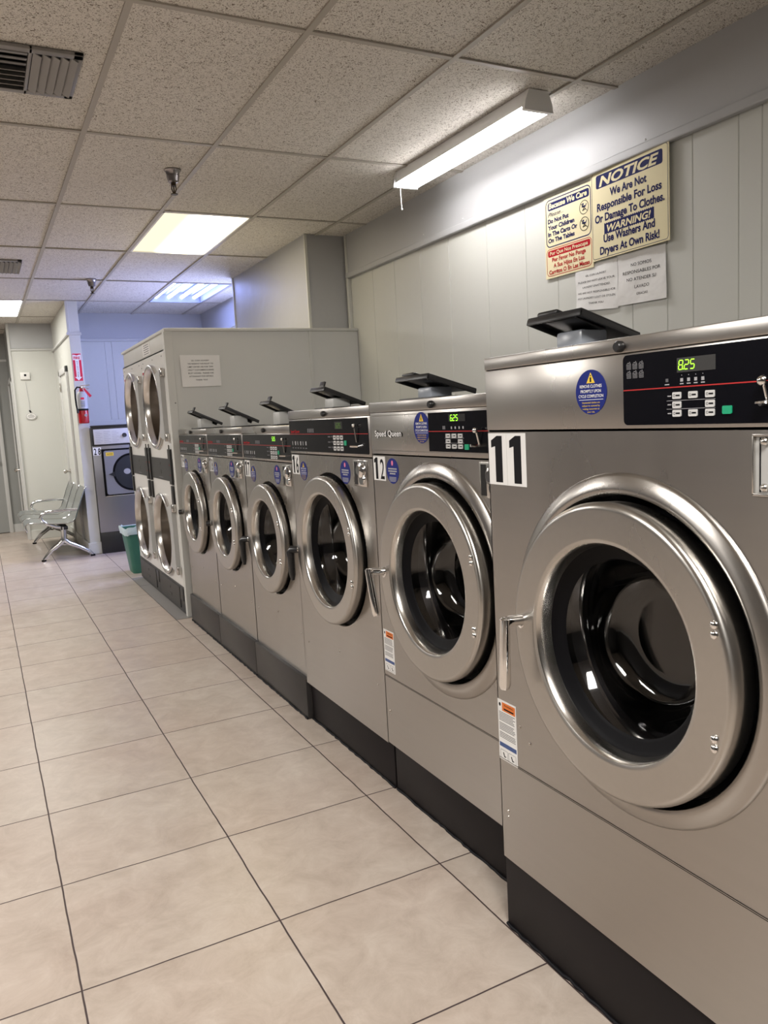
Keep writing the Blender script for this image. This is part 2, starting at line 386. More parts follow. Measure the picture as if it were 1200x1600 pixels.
# ------------------------------------------------------------------ room
XL, YB, YF = -3.4, -2.6, 12.0
def build_room():
    mb = MB(); mb.add([(XL, YB, 0), (XW, YB, 0), (XW, YF, 0), (XL, YF, 0)], [(0, 1, 2, 3)], floor_material()); struct(mb.build('floor', smooth=False), 'beige marbled ceramic floor tiles with dark grout')
    # flat grey strip with two dark cross lines in front of the dryers
    mb = MB(); mb.add([(1.10, 5.46, .0015), (1.40, 5.46, .0015), (1.40, 7.26, .0015), (1.10, 7.26, .0015)], [(0, 1, 2, 3)], strip_grey)
    mb.box(1.10, 1.19, 7.255, 7.262, .001, .002, ink); mb.box(1.10, 1.19, 6.86, 6.866, .001, .002, ink_grey)
    struct(mb.build('trim_1', smooth=False), 'grey strip on the floor before the dryers')
    # ceiling tiles, one cell each, light cells left open
    xs = [.576+.6096*k for k in range(-7, 5)]; xs = [XL]+[x for x in xs if XL+.1 < x < XW-.05]+[XW]
    rows = [2.728-1.24*k for k in range(4, 0, -1)]+[2.728, 3.960, 5.223, 6.481, 7.761, 8.995, 10.25, 11.5]
    ys = [YB]+[y for y in rows if y > YB+.1]+[YF]
    mb = MB(); cm = ceiling_material()
    for i in range(len(xs)-1):
        for j in range(len(ys)-1):
            cx, cy = (xs[i]+xs[i+1])/2, (ys[j]+ys[j+1])/2
            if any(abs(cx-a) < .2 and abs(cy-b) < .4 for a, b in LIGHT_CELLS): continue
            dz = random.uniform(-.002, .002)
            mb.add([(xs[i], ys[j], HC+dz), (xs[i+1], ys[j], HC+dz+random.uniform(-.002, .002)), (xs[i+1], ys[j+1], HC+dz), (xs[i], ys[j+1], HC+dz)], [(0, 1, 2, 3)], cm)
    c = struct(mb.build('ceiling', smooth=False), 'suspended ceiling of speckled acoustic tiles')
    mb = MB()
    for x in xs[1:-1]: mb.box(x-.012, x+.012, YB, YF, HC-.008, HC-.001, grid_paint)
    for y in ys[1:-1]:
        for i in range(len(xs)-1): mb.box(xs[i]+.012, xs[i+1]-.012, y-.012, y+.012, HC-.007, HC-.001, grid_paint)
    g = mb.build('ceiling_grid', c, smooth=False)
    mb = MB(); mb.box(XL-.1, XW+.1, YB-.1, YF+.1, HC+.25, HC+.3, dark_wall); struct(mb.build('ceiling_deck', smooth=False)); 

def grooved(mb, x, ylist, y0, y1, z0, z1, material, horiz=False, fixed=0, sgn=-1):
    """panelling with V grooves. faces -X at x (or faces -Y at y=x when horiz)"""
    pts = [(y0, 0)]
    for y in sorted(ylist):
        if y0+.01 < y < y1-.01: pts += [(y-.003, 0), (y, .005), (y+.003, 0)]
    pts.append((y1, 0)); V = []
    for (y, d) in pts:
        for z in (z0, z1): V.append((y, x+d, z) if horiz else (x+d, y, z))
    mb.add(V, [(2*i, 2*i+1, 2*i+3, 2*i+2) for i in range(len(pts)-1)], material)

def build_walls():
    # right wall: vertical panelling, picture-rail lip, smooth upper band
    gy = [5.2, 4.87, 4.52, 4.17, 3.77, 3.42, 3.17, 3.0, 2.67, 2.47, 2.335, 2.12, 2.02, 1.7, 1.5, 1.1, .8, .5, .1, -.4, -.9, -1.4, -1.9]
    mb = MB(); grooved(mb, XW, gy, YB, 10.1, 0, 2.40, wall_paint)
    mb.box(XW-.02, XW+.1, YB, 5.6, 2.398, HC+.01, wall_upper); mb.box(XW-.02, XW+.1, 7.45, 10.1, 2.398, HC+.01, wall_upper)
    struct(mb.build('wall_right', smooth=False), 'light grey grooved panel wall behind the washers')
    mb = MB(); mb.box(XW-.032, XW, YB, 5.6, 2.385, 2.425, wall_upper, .006); mb.box(XW-.028, XW, 5.565, 5.6, 0, HC, wall_paint, .004)
    for (y, z) in ((3.95, 2.44), (2.55, 2.43), (4.4, 2.45)): mb.sphere((XW-.034, y, z), .004, fixture_white, 8)
    struct(mb.build('trim_2', smooth=False), 'grey rail along the right wall')
    # boxed column over the dryers
    mb = MB(); mb.box(2.315, XW, 5.62, 7.48, 2.007, HC+.01, wall_upper, 0); struct(mb.build('wall_column', smooth=False), 'grey boxed column standing behind the dryer enclosure')
    mb = MB(); mb.box(2.305, 2.327, 5.61, 5.628, 2.007, HC, wall_paint, .003); mb.box(2.303, 2.316, 7.46, 7.485, 2.007, HC, wall_paint); struct(mb.build('trim_3', smooth=False))
    # back wall of the alcove
    mb = MB(); grooved(mb, 9.95, [1.45, 1.53, 1.85, 2.2], 1.06, XW, 0, 2.395, wall_paint, horiz=True); mb.box(1.06, XW, 9.94, 10.1, 2.39, HC+.01, wall_upper)
    struct(mb.build('wall_alcove', smooth=False), 'lilac-lit panel wall behind the small washer')
    mb = MB(); mb.box(1.07, XW, 9.925, 9.95, 2.38, 2.41, trim_paint, .004); mb.box(1.07, XW, 9.90, 9.95, 1.25, 1.455, wall_paint, .008); struct(mb.build('trim_4', smooth=False))
    # partition end (pillar) and its side wall
    mb = MB(); mb.box(.965, 1.075, 9.0, 10.9, 0, HC+.01, wall_paint, .002); struct(mb.build('wall_partition', smooth=False), 'narrow grey partition carrying the fire extinguisher')
    mb = MB(); mb.box(.940, 1.088, 8.985, 10.9, 2.350, 2.378, trim_paint, .004); mb.box(.945, 1.085, 8.988, 10.9, 0, .13, wall_paint, .008); mb.box(.95, .98, 8.993, 9.01, 2.38, HC, wall_paint, .003)
    struct(mb.build('trim_5', smooth=False))
    # far wall
    mb = MB(); mb.box(.47, 1.0, 10.9, 11.0, 0, 2.4, wall_paint); mb.box(.47, 1.0, 10.895, 11.0, 2.4, HC+.01, wall_upper); struct(mb.build('wall_far', smooth=False), 'pale wall with a thermostat at the end of the room')
    mb = MB(); mb.box(.445, .475, 10.88, 11.02, 0, HC, trim_paint, .004); mb.box(.47, .96, 10.882, 10.9, 2.37, 2.395, trim_paint, .004); mb.box(.47, .96, 10.885, 10.9, 0, .12, wall_paint, .004)
    struct(mb.build('trim_6', smooth=False))
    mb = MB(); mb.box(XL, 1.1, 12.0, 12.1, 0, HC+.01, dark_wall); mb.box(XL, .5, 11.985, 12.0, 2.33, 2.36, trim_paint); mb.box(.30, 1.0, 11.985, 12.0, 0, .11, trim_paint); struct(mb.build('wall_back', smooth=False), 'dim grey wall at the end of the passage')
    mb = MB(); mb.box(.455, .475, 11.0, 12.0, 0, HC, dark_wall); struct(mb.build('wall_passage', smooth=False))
    # opposite and rear walls (seen only as reflections)
    mb = MB(); mb.box(XL-.1, XL, YB, YF, 0, HC+.01, opposite_dark); struct(mb.build('wall_left', smooth=False), 'dark wall opposite the washers')
    mb = MB(); mb.box(XL, XW, YB-.1, YB, 0, HC+.01, opposite_dark); struct(mb.build('wall_front', smooth=False), 'dark wall behind the viewpoint')
    mb = MB(); mb.box(XL, XL+.015, YB, YF, 0, .12, trim_paint); struct(mb.build('baseboard_left', smooth=False))

def door_knob(parent, p, d):
    mb = MB(); p = Vector(p); mb.lathe([(0, .001), (0, .03), (.008, .03), (.012, .012), (.04, .011), (.05, .024), (.066, .027), (.078, .018), (.08, .001)], p, d, knob_metal, 20)
    return mb.build('door_knob', parent, label='round metal knob')

def build_doors():
    # door in the partition's side wall
    mb = MB(); mb.box(.955, .963, 9.52, 10.22, .01, 2.0, wall_paint); d = struct(mb.build('door_1', smooth=False), 'pale door in the side of the partition behind the bench')
    mb = MB()
    mb.box(.938, .9645, 9.45, 9.52, 0, 2.07, trim_paint, .003); mb.box(.938, .9645, 10.22, 10.29, 0, 2.07, trim_paint, .003); mb.box(.938, .9645, 9.45, 10.29, 2.0, 2.07, trim_paint, .003)
    mb.build('door_frame', d); door_knob(d, (.955, 10.17, .87), (-1, 0, 0))
    mb = MB(); mb.box(.934, .944, 10.21, 10.24, 1.82, 1.92, knob_metal, .003); mb.build('hinge', d)
    # door at the passage mouth
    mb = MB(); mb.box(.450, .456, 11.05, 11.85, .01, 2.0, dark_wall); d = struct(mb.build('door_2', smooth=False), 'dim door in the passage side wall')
    mb = MB(); mb.box(.435, .456, 11.0, 11.05, 0, 2.06, trim_paint, .003); mb.box(.435, .456, 11.85, 11.9, 0, 2.06, trim_paint, .003); mb.box(.435, .456, 11.0, 11.9, 2.0, 2.06, trim_paint, .003); mb.build('door_frame', d)
    door_knob(d, (.452, 11.12, .89), (-1, 0, 0))
    mb = MB(); mb.box(.440, .452, 11.06, 11.10, 1.30, 1.48, knob_metal, .003); mb.build('deadbolt_plate', d)
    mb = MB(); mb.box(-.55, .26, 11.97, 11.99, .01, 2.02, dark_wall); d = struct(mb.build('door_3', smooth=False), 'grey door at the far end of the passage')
    mb = MB(); mb.box(.26, .31, 11.96, 12.0, 0, 2.08, trim_paint, .003); mb.box(-.60, -.55, 11.96, 12.0, 0, 2.08, trim_paint, .003); mb.box(-.60, .31, 11.96, 12.0, 2.02, 2.08, trim_paint, .003); mb.build('door_frame', d)
    door_knob(d, (.19, 11.97, 1.0), (0, -1, 0))

# ------------------------------------------------------------------ ceiling fittings
LIGHT_CELLS = [(1.49, 5.85), (2.10, 8.38), (.27, 9.62), (-1.56, 2.1), (-1.56, 5.85), (-1.56, 9.6), (.27, -.4), (-2.17, -1.6)]
def panel_light(cx, cy, wx, wy, dif, label, group):
    t = thing('ceiling_light', label, 'ceiling light', (cx, cy, HC), group)
    mb = MB()
    for (a, b, c, d) in ((-wx/2, wx/2, -wy/2, -wy/2+.02), (-wx/2, wx/2, wy/2-.02, wy/2), (-wx/2, -wx/2+.02, -wy/2, wy/2), (wx/2-.02, wx/2, -wy/2, wy/2)): mb.box(a, b, c, d, -.008, .01, fixture_white)
    mb.box(-wx/2, wx/2, -wy/2, wy/2, .09, .10, fixture_white)
    mb.build('frame', t, smooth=False)
    mb = MB(); mb.add([(-wx/2+.02, -wy/2+.02, 0), (wx/2-.02, -wy/2+.02, 0), (wx/2-.02, wy/2-.02, 0), (-wx/2+.02, wy/2-.02, 0)], [(0, 3, 2, 1)], dif); mb.build('diffuser', t, smooth=False)
    return t

def build_lights():
    g = 'added light panels out of view'
    panel_light(1.491, 5.852, .60, 1.245, diffuser('warm_diffuser', C_WARM, L_WARM*.10, L_WARM*1.0, .10, .24), 'warm yellow recessed light panel in front of the boxed column', None)
    panel_light(.271, 9.622, .60, 1.24, emission('neutral_diffuser', C_NEUTRAL, L_NEUTRAL), 'bright white recessed light panel at the left edge before the far wall', None)
    room = emission('room_fill_diffuser', C_ROOM_FILL, L_ROOM_FILL)  # panels out of view, added to carry the general room light
    for (x, y, n) in ((-1.558, 2.10, 'added unseen light panel over the open side of the room, nearest'), (-1.558, 5.85, 'added unseen light panel over the open side of the room, middle'), (-1.558, 9.62, 'added unseen light panel over the open side of the room, farthest'), (.271, -.38, 'added unseen light panel above and behind the viewpoint')):
        panel_light(x, y, .60, 1.23, room, n, g)
    # open troffer with bare tubes
    t = thing('ceiling_light', 'cool blue-white recessed light with four bare tubes above the alcove', 'ceiling light', (2.10, 8.378, HC))
    wx, wy, d = .60, 1.22, .10
    mb = MB(); fx = mat('troffer_enamel', (.20, .21, .24), .5)
    mb.box(-wx/2, wx/2, -wy/2, wy/2, d, d+.004, fx)
    for (a, b, c, e) in ((-wx/2, wx/2, -wy/2, -wy/2+.02), (-wx/2, wx/2, wy/2-.02, wy/2), (-wx/2, -wx/2+.02, -wy/2, wy/2), (wx/2-.02, wx/2, -wy/2, wy/2)): mb.box(a, b, c, e, -.008, d, fx)
    mb.build('housing', t, smooth=False)
    tm = emission('cool_tube', C_COOL, L_TUBE)
    for k in range(4):
        x = -.21+.14*k; mb = MB(); mb.cyl((x, -.57, .045), (x, .57, .045), .017, tm, 12); b = mb.build('tube', t)
    mb = MB()
    for x in (-.14, .14): mb.box(x-.05, x+.05, -.58, .58, .07, .098, fx, .01)
    mb.build('ballast_cover', t)
    # surface mounted wrap light with pull chain
    fx = fixture_white; t = thing('tube_light', 'white surface-mounted strip light with pull chain above the washers', 'ceiling light', (2.315, 3.475, HC))
    mb = MB(); L2 = .61
    prof = [(-.052, 0), (-.073, -.05), (-.078, -.088), (.078, -.088), (.073, -.05), (.052, 0)]
    mb.prism([(x, -L2, z-.002) for x, z in prof], (0, .02, 0), fx); mb.prism([(x, L2-.02, z-.002) for x, z in prof], (0, .02, 0), fx)
    mb.prism([(x, -L2+.02, z-.002) for x, z in [(-.05, 0), (-.068, -.066), (.068, -.066), (.05, 0)]], (0, 2*L2-.04, 0), fx)
    mb.build('housing', t, smooth=False)
    mb = MB(); pr = [(-.068, -.072), (-.068, -.084), (-.060, -.090), (.060, -.090), (.068, -.084), (.068, -.072)]
    mb.prism([(x, -L2+.022, z) for x, z in pr], (0, 2*L2-.044, 0), emission('shop_diffuser', C_SHOP, L_SHOP)); mb.build('lens', t, smooth=False)
    mb = MB(); mb.tube([(-.03, L2-.01, -.06), (-.03, L2-.008, -.12), (-.028, L2-.01, -.20)], .0022, fixture_white, 6); mb.sphere((-.028, L2-.01, -.205), .006, fixture_white, 8); mb.build('pull_chain', t)

def build_alcove_fill():
    # added lamp, hidden behind the boxed column, to brighten the alcove
    t = thing('alcove_fill_light', 'added cool fill light on the alcove side wall, hidden behind the boxed column', 'added fill light', (XW, 8.0, 1.85))
    mb = MB(); mb.box(-.05, 0, -.42, .42, -.05, .05, fixture_white, .006); mb.build('housing', t)
    mb = MB(); mb.box(-.075, -.049, -.40, .40, -.035, .035, emission('alcove_fill_lens', (.46, .53, 1), L_ALCOVE_FILL), .01); mb.build('lens', t)

def build_vents():
    for (x0, x1, y0, y1, lab) in ((.03, .487, 3.16, 3.57, 'grey louvred air vent in the ceiling, nearest the viewpoint'), (.03, .455, 6.94, 7.48, 'small grey louvred air vent in the ceiling, farther one')):
        t = thing('air_vent', lab, 'air vent', ((x0+x1)/2, (y0+y1)/2, HC), 'ceiling air vents')
        wx, wy = x1-x0, y1-y0
        mb = MB(); mb.box(-wx/2+.01, wx/2-.01, -wy/2+.01, wy/2-.01, -.006, -.003, dark_void); mb.build('duct_opening', t, smooth=False)
        mb = MB()
        for (a, b, c, e) in ((-wx/2, wx/2, -wy/2, -wy/2+.035), (-wx/2, wx/2, wy/2-.035, wy/2), (-wx/2, -wx/2+.035, -wy/2, wy/2), (wx/2-.035, wx/2, -wy/2, wy/2), (-.085, -.068, -wy/2, wy/2), (.045, .058, -wy/2, wy/2)): mb.box(a, b, c, e, -.016, -.002, vent_metal, .003)
        mb.build('frame', t)
        for k in range(5):      # blades of the right-hand bank
            x = .075+k*.031
            mb = MB(); mb.box(-.015, .015, -wy/2+.035, wy/2-.035, -.002, .001, vent_metal, M=Matrix.Translation((x, 0, -.017)) @ Matrix.Rotation(math.radians(28), 4, 'Y')); mb.build('blade', t)
        for k in range(8):
            y = -wy/2+.05+k*(wy-.1)/7
            mb = MB(); mb.box(-.064, .042, -.016, .016, -.0015, .0015, vent_metal, M=Matrix.Translation((0, y, -.014)) @ Matrix.Rotation(math.radians(12 if k < 3 else 52), 4, 'X')); mb.build('blade', t)
        for k in range(3):
            x = -wx/2+.05+k*.04
            mb = MB(); mb.box(-.015, .015, -wy/2+.035, wy/2-.035, -.002, .001, vent_metal, M=Matrix.Translation((x, 0, -.015)) @ Matrix.Rotation(math.radians(-28), 4, 'Y')); mb.build('blade', t)
    for (x, y, lab) in ((1.075, 4.40, 'nearer sprinkler head hanging from the ceiling'), (1.065, 7.72, 'farther sprinkler head hanging from the ceiling')):
        t = thing('sprinkler', lab, 'sprinkler', (x, y, HC), 'ceiling sprinklers')
        mb = MB(); mb.lathe([(0, .045), (-.006, .046), (-.012, .038), (-.03, .033), (-.033, .035), (-.062, .029), (-.068, .020), (-.068, .001)], (0, 0, 0), (0, 0, 1), sprinkler_metal, 28); mb.build('escutcheon', t)
        mb = MB(); mb.cyl((0, 0, -.066), (0, 0, -.085), .014, sprinkler_bronze, 8); mb.tube([(-.010, 0, -.08), (-.012, 0, -.10), (-.003, 0, -.125)], .003, sprinkler_bronze, 6); mb.tube([(.010, 0, -.08), (.012, 0, -.10), (.003, 0, -.125)], .003, sprinkler_bronze, 6)
        mb.cyl((0, 0, -.08), (0, 0, -.125), .0035, sprinkler_bronze, 8); mb.cyl((0, 0, -.125), (0, 0, -.129), .019, sprinkler_bronze, 16); mb.build('nozzle', t)

# ------------------------------------------------------------------ washers
def plate_hole(mb, x, y0, y1, z0, z1, cy, cz, r, material, n=72):
    angs = [2*math.pi*k/n for k in range(n)]
    for (yy, zz) in ((y0, z0), (y1, z0), (y1, z1), (y0, z1)):
        a = math.atan2(zz-cz, yy-cy) % (2*math.pi); k = min(range(len(angs)), key=lambda i: abs(angs[i]-a)); angs[k] = a
    angs.sort(); V = []
    for a in angs:
        c, s = math.cos(a), math.sin(a); V.append((x, cy+r*c, cz+r*s))
        t = 1e9
        if c > 1e-9: t = min(t, (y1-cy)/c)
        if c < -1e-9: t = min(t, (y0-cy)/c)
        if s > 1e-9: t = min(t, (z1-cz)/s)
        if s < -1e-9: t = min(t, (z0-cz)/s)
        V.append((x, cy+t*c, cz+t*s))
    m_ = len(angs); mb.add(V, [(2*i, 2*i+1, 2*((i+1) % m_)+1, 2*((i+1) % m_)) for i in range(m_)], material)

def screw(mb, y, z, x=0, r=.004, m_=None): mb.lathe([(0, .0001), (-.0025, .0001), (-.0025, r*.7), (-.0012, r), (0, r)], (x, y, z), (1, 0, 0), m_ or knob_metal, 10)

def round_sticker(root, y, z, r, kind, x=0):
    """kind 'remove' = clothes removal notice, 'other' = pink symbol, lettering too small to read"""
    mb = MB(); S = Surf(mb, (x, y, z), (0, -1, 0), (-1, 0, 0))
    S.disc(0, 0, r, r, sticker_blue, 0, .0008)
    if kind == 'remove':
        S.poly([(-r*.27, r*.40), (r*.27, r*.40), (0, r*.87)], ink_yellow, .0008, .0011)
        S.rect(-r*.05, r*.05, r*.45, r*.66, ink, .0011, .0013); S.rect(-r*.03, r*.03, r*.70, r*.76, ink, .0011, .0013)
        for i, (t_, wd) in enumerate((('REMOVE CLOTHES', 1.42), ('PROMPTLY UPON', 1.32), ('CYCLE COMPLETION', 1.60))): S.text(t_, 0, r*(.20-.22*i), wd*r, r*.14, ink_white, .0013, bold=.01)
        S.rect(-r*.78, r*.78, -r*.345, -r*.325, ink_white, .0008, .0011)
        for i, (t_, wd) in enumerate((('Unattended clothes are', 1.15), ('subject to removal by', 1.15), ('waiting customers at', 1.1), ('your risk.', .5))): S.text(t_, 0, -r*(.50+.14*i), wd*r, r*.085, ink_yellow, .0013)
    else:
        S.disc(0, r*.62, r*.15, r*.20, ink_pink, .0008, .0011)
        for i in range(3): S.rect(-r*(.7-.12*i*(i == 2)), r*(.7-.12*i*(i == 2)), r*(.12-.19*i), r*(.23-.19*i), ink_lightgrey, .0008, .0011)
        for i in range(4): S.rect(-r*(.58-.1*(i > 2)), r*(.58-.1*(i > 2)), -r*(.52+.1*i), -r*(.47+.1*i), ink_lightgrey, .0008, .0011)
    return mb.build('round_sticker', root, smooth=False, label='round dark blue notice sticker')

def number_sticker(root, txt, y0, y1, z0, z1, x=0, bold=.03):
    """y0 = left edge (larger y)"""
    mb = MB(); S = Surf(mb, (x, 0, 0), (0, -1, 0), (-1, 0, 0)); a0, a1 = -y0, -y1
    wd = (a1-a0)/len(txt); ht = z1-z0
    for k, ch in enumerate(txt):
        S.rect(a0+wd*k+.0006, a0+wd*(k+1)-.0006, z0, z1, sticker_white, 0, .0008)
        c = a0+wd*(k+.5)
        if ch == '1':
            S.poly([(c-.12*wd, z0+.05*ht), (c+.26*wd, z0+.05*ht), (c+.26*wd, z1-.05*ht), (c-.02*wd, z1-.05*ht), (c-.34*wd, z1-.14*ht), (c-.34*wd, z1-.28*ht), (c-.12*wd, z1-.25*ht)], ink, .0008, .0011)
        else: S.text(ch, c, z0+.07*ht, wd*.66, ht*.86, ink, .0013, bold=bold)
    return mb.build('number_sticker', root, smooth=False, label='white number sticker reading '+txt)

def warning_label(root, y0, y1, z0, z1, x=0):
    mb = MB(); S = Surf(mb, (x, 0, 0), (0, -1, 0), (-1, 0, 0)); a0, a1 = -y0, -y1; w_ = a1-a0; h = z1-z0
    S.rect(a0, a1, z0, z1, sticker_white)
    S.rect(a0+.24*w_, a1-.05*w_, z1-.17*h, z1-.03*h, ink_orange, .0008, .0011); S.disc(a0+.12*w_, z1-.08*h, .05*w_, .03*h, ink, .0008, .0011)
    S.text('WARNING', a0+.6*w_, z1-.085*h, .5*w_, .03*h, ink, .0013); S.rect(a0+.34*w_, a1-.13*w_, z1-.145*h, z1-.12*h, ink, .0011, .0013)
    for i in range(17):
        z = z1-.21*h-i*.026*h
        if i in (6, 12): continue
        S.rect(a0+.06*w_, a1-random.uniform(.06, .2)*w_, z, z+.010*h, ink_grey, .0008, .0010)
    S.rect(a0+.04*w_, a1-.04*w_, z0+.22*h, z0+.29*h, ink_midblue, .0008, .0011)
    for c in (.28, .72):
        S.frame(a0+(c-.2)*w_, a0+(c+.2)*w_, z0+.02*h, z0+.17*h, .012*w_, ink_grey, 0, .0011, rad=.03*w_)
        S.seg(a0+(c-.05)*w_, z0+.13*h, a0+(c+.02)*w_, z0+.06*h, .05*w_, ink); S.seg(a0+c*w_, z0+.06*h, a0+(c+.1)*w_, z0+.07*h, .03*w_, ink)
    return mb.build('warning_label', root, smooth=False, label='white safety label with orange heading')

def basket_icons(S, a, z, m_):
    for r in range(2):
        for c in range(3):
            x0 = a+c*.0155; y0 = z-r*.0165
            for k in range(4): S.seg(x0+.001+k*.0032, y0, x0+k*.0036, y0+.008, .0005, m_, .0021)
            for k in range(4): S.seg(x0, y0+k*.0027, x0+.011, y0+k*.0027, .0005, m_, .0021)
            S.seg(x0, y0+.008, x0+.003, y0+.012, .0006, m_, .0021); S.seg(x0+.003, y0+.012, x0+.008, y0+.0095, .0006, m_, .0021); S.seg(x0+.008, y0+.0135, x0+.011, y0+.008, .0006, m_, .0021); S.seg(x0+.005, y0+.011, x0+.008, y0+.0135, .0006, m_, .0021)

def dispenser(root, x0, yfar, ynear, z, dx, dz, ztop, tabx=.35, style='flat'):
    """raised soap dispenser flap: front edge at x0, hinged behind"""
    n = Vector((dx, 0, -dz)).normalized(); up = Vector((dz, 0, dx)).normalized(); L = math.hypot(dx, dz); wy = yfar-ynear
    M = Matrix((( n.x, 0, up.x, x0), (0, 1, 0, (yfar+ynear)/2), (n.z, 0, up.z, z), (0, 0, 0, 1)))
    mb = MB(); mb.box(0, L, -wy/2, wy/2, 0, .006, black_plastic, .003, M)
    t_ = .005
    for b in ((0, t_, -wy/2, wy/2), (0, L, -wy/2, -wy/2+t_), (0, L, wy/2-t_, wy/2)): mb.box(b[0], b[1], b[2], b[3], -.012, .002, black_plastic, .0015, M)
    mb.box(.02, L*.6, -wy*.28, wy*.28, -.006, 0, black_plastic, .003, M)
    lid = mb.build('dispenser_lid', root, label='black raised dispenser flap')
    mb = MB()
    if style == 'flat': mb.box(.0, .035, -wy*.05, wy*.33, .004, .016, black_plastic, .005, M)
    else: mb.box(.012, .020, -wy*.18, wy*.12, .004, .034, black_plastic, .002, M)
    mb.build('lid_tab', lid)
    mb = MB(); yc = (yfar+ynear)/2; cx = x0+dx*.45
    mb.box(cx-.035, cx+.045, yc-.045, yc+.045, ztop-.01, z-dz*.45-.010, cup_plastic if style == 'flat' else cup_pale, .008)
    mb.build('dispenser_cup', root, label='translucent plastic soap cup')
    mb = MB(); mb.box(x0+.02, x0+dx+.06, ynear-.02, yfar+.02, ztop-.002, ztop+.006, black_plastic, .002); mb.build('dispenser_frame', root)

def washer(name, label, xf, y_r, y_l, ztop, zstrip, zseam, zbot, cy, cz, R, Ri, dd, depth=.92, bezel=0, lower_seam=None, plinth_x=0, plinth_mat=None, group=None):
    """built around an empty at the machine's foot; local frame: x into the machine, y to the photo's left"""
    yc = (y_r+y_l)/2; t = thing(name, label, 'washing machine', (xf, yc, 0), group)
    a, b = y_r-yc+.0015, y_l-yc-.0015; cy -= yc
    hole = (bezel or R+.012)
    # cabinet
    mb = MB()
    plate_hole(mb, 0, a, b, zbot, zseam-.004, cy, cz, hole, steel)
    mb.box(.02, depth, a, b, zstrip-.02, zstrip, steel); mb.box(.002, depth, a, a+.004, zbot, zstrip, steel); mb.box(.002, depth, b-.004, b, zbot, zstrip, steel); mb.box(.01, depth, a, b, zbot, zbot+.004, steel); mb.box(depth-.004, depth, a, b, zbot, zstrip, steel)
    mb.box(0, .012, a, a+.003, zbot, zseam-.004, steel); mb.box(0, .012, b-.003, b, zbot, zseam-.004, steel)
    if bezel:   # pressed-out ring around the door
        mb.lathe([(0, bezel+.004), (-.005, bezel+.002), (-.008, bezel-.003), (-.013, bezel-.014), (-.0165, bezel-.024), (-.017, R+.018), (-.014, R+.013), (-.004, R+.010), (.035, R+.006)], (0, cy, cz), (1, 0, 0), steel, 96)
        mb.lathe([(.035, R+.006), (.05, R-.07)], (0, cy, cz), (1, 0, 0), black_rubber, 96)
    else:
        mb.lathe([(0, hole), (.004, hole-.004), (.02, hole-.006)], (0, cy, cz), (1, 0, 0), steel, 72); mb.lathe([(.02, hole-.006), (.03, R-.08)], (0, cy, cz), (1, 0, 0), black_rubber, 72)
    if lower_seam:
        mb.box(-.0006, .0004, a, b, lower_seam-.0016, lower_seam+.0010, ink); mb.box(-.0016, .0004, a, b, lower_seam+.0010, lower_seam+.0028, steel)
        screw(mb, b-.03, (zbot+lower_seam)/2); screw(mb, b-.03, (zbot+lower_seam)/2-.014, r=.003)
    for (sy, sz) in ((b-.06, zbot+.20), (a+.06, zbot+.20), (0, zbot+.24), (b-.05, zseam-.02)): 
        if not lower_seam: screw(mb, sy, sz)
    mb.build('cabinet', t)
    # plinth
    mb = MB(); mb.box(plinth_x, depth-.02, a, b, 0, zbot+(.004 if plinth_x < 0 else -.001), plinth_mat or plinth_black, .003); mb.build('plinth', t)
    mb = MB(); n_ = 40; mb.tube([(plinth_x-.001+random.uniform(-.003, .002), a+(b-a)*k/n_, .003+random.uniform(-.001, .002)) for k in range(n_+1)], .0045, ink, 6); mb.build('caulk_bead', t, label='ragged black caulk along the foot')
    # top strip lid
    mb = MB(); mb.box(-.004, depth, a, b, zstrip, ztop, steel, .004); 
    mb.lathe([(-.0042, .0001), (-.016, .0001), (-.016, .008), (-.012, .011), (-.0042, .011)], (0, cy, (zstrip+ztop)/2-.002), (1, 0, 0), black_plastic, 20)
    mb.build('top_lid', t)
    # door
    mb = MB()
    mb.lathe([(.012, R-.05), (.012, R-.012), (0, R-.003), (-dd+.014, R), (-dd+.006, R-.002), (-dd+.001, R-.008), (-dd, R-.013), (-dd, R-.016), (-dd, (R+Ri)/2), (-dd, Ri+.006), (-dd, Ri+.003), (-dd+.003, Ri-.003)], (0, cy, cz), (1, 0, 0), steel_door, 96)
    door = mb.build('door', t, ang=60)
    mb = MB(); mb.lathe([(-dd+.003, Ri-.003), (-dd+.006, Ri-.006), (-dd+.020, Ri-.010), (-dd+.040, Ri-.012)], (0, cy, cz), (1, 0, 0), chrome_soft, 96); mb.build('door_rim', door, label='polished inner rim of the door')
    mb = MB(); mb.lathe([(-dd+.038, Ri-.0115), (-dd+.046, Ri-.020), (-dd+.050, Ri-.036), (-dd+.055, Ri-.042)], (0, cy, cz), (1, 0, 0), black_rubber, 72); mb.build('gasket', door)
    rg = Ri-.040
    mb = MB(); x0 = -dd+.052
    mb.lathe([(x0, rg+.004), (x0+.004, rg-.002), (x0+.06, rg-.020), (x0+.10, rg-.034), (x0+.118, rg-.055), (x0+.122, rg*.45), (x0+.122, .0005)], (0, cy, cz), (1, 0, 0), glass, 72); mb.build('door_glass', door, ang=60)
    for sg, zz in ((1, .115), (1, .098), (-1, .085), (-1, .102)):
        mb = MB(); mb.lathe([(0, .0075), (-.003, .007), (-.0055, .004), (-.006, .0001)], (-dd, cy-(R+Ri)/2*1.0, cz+sg*zz*R/.30), (1, 0, 0), chrome, 14); mb.build('hinge_bolt', door)
    mb = MB()
    mb.lathe([(.05, Ri+.01), (.09, Ri-.006), (.10, Ri+.02), (.50, Ri+.02), (.50, .001)], (0, cy, cz), (1, 0, 0), washer_drum, 60)
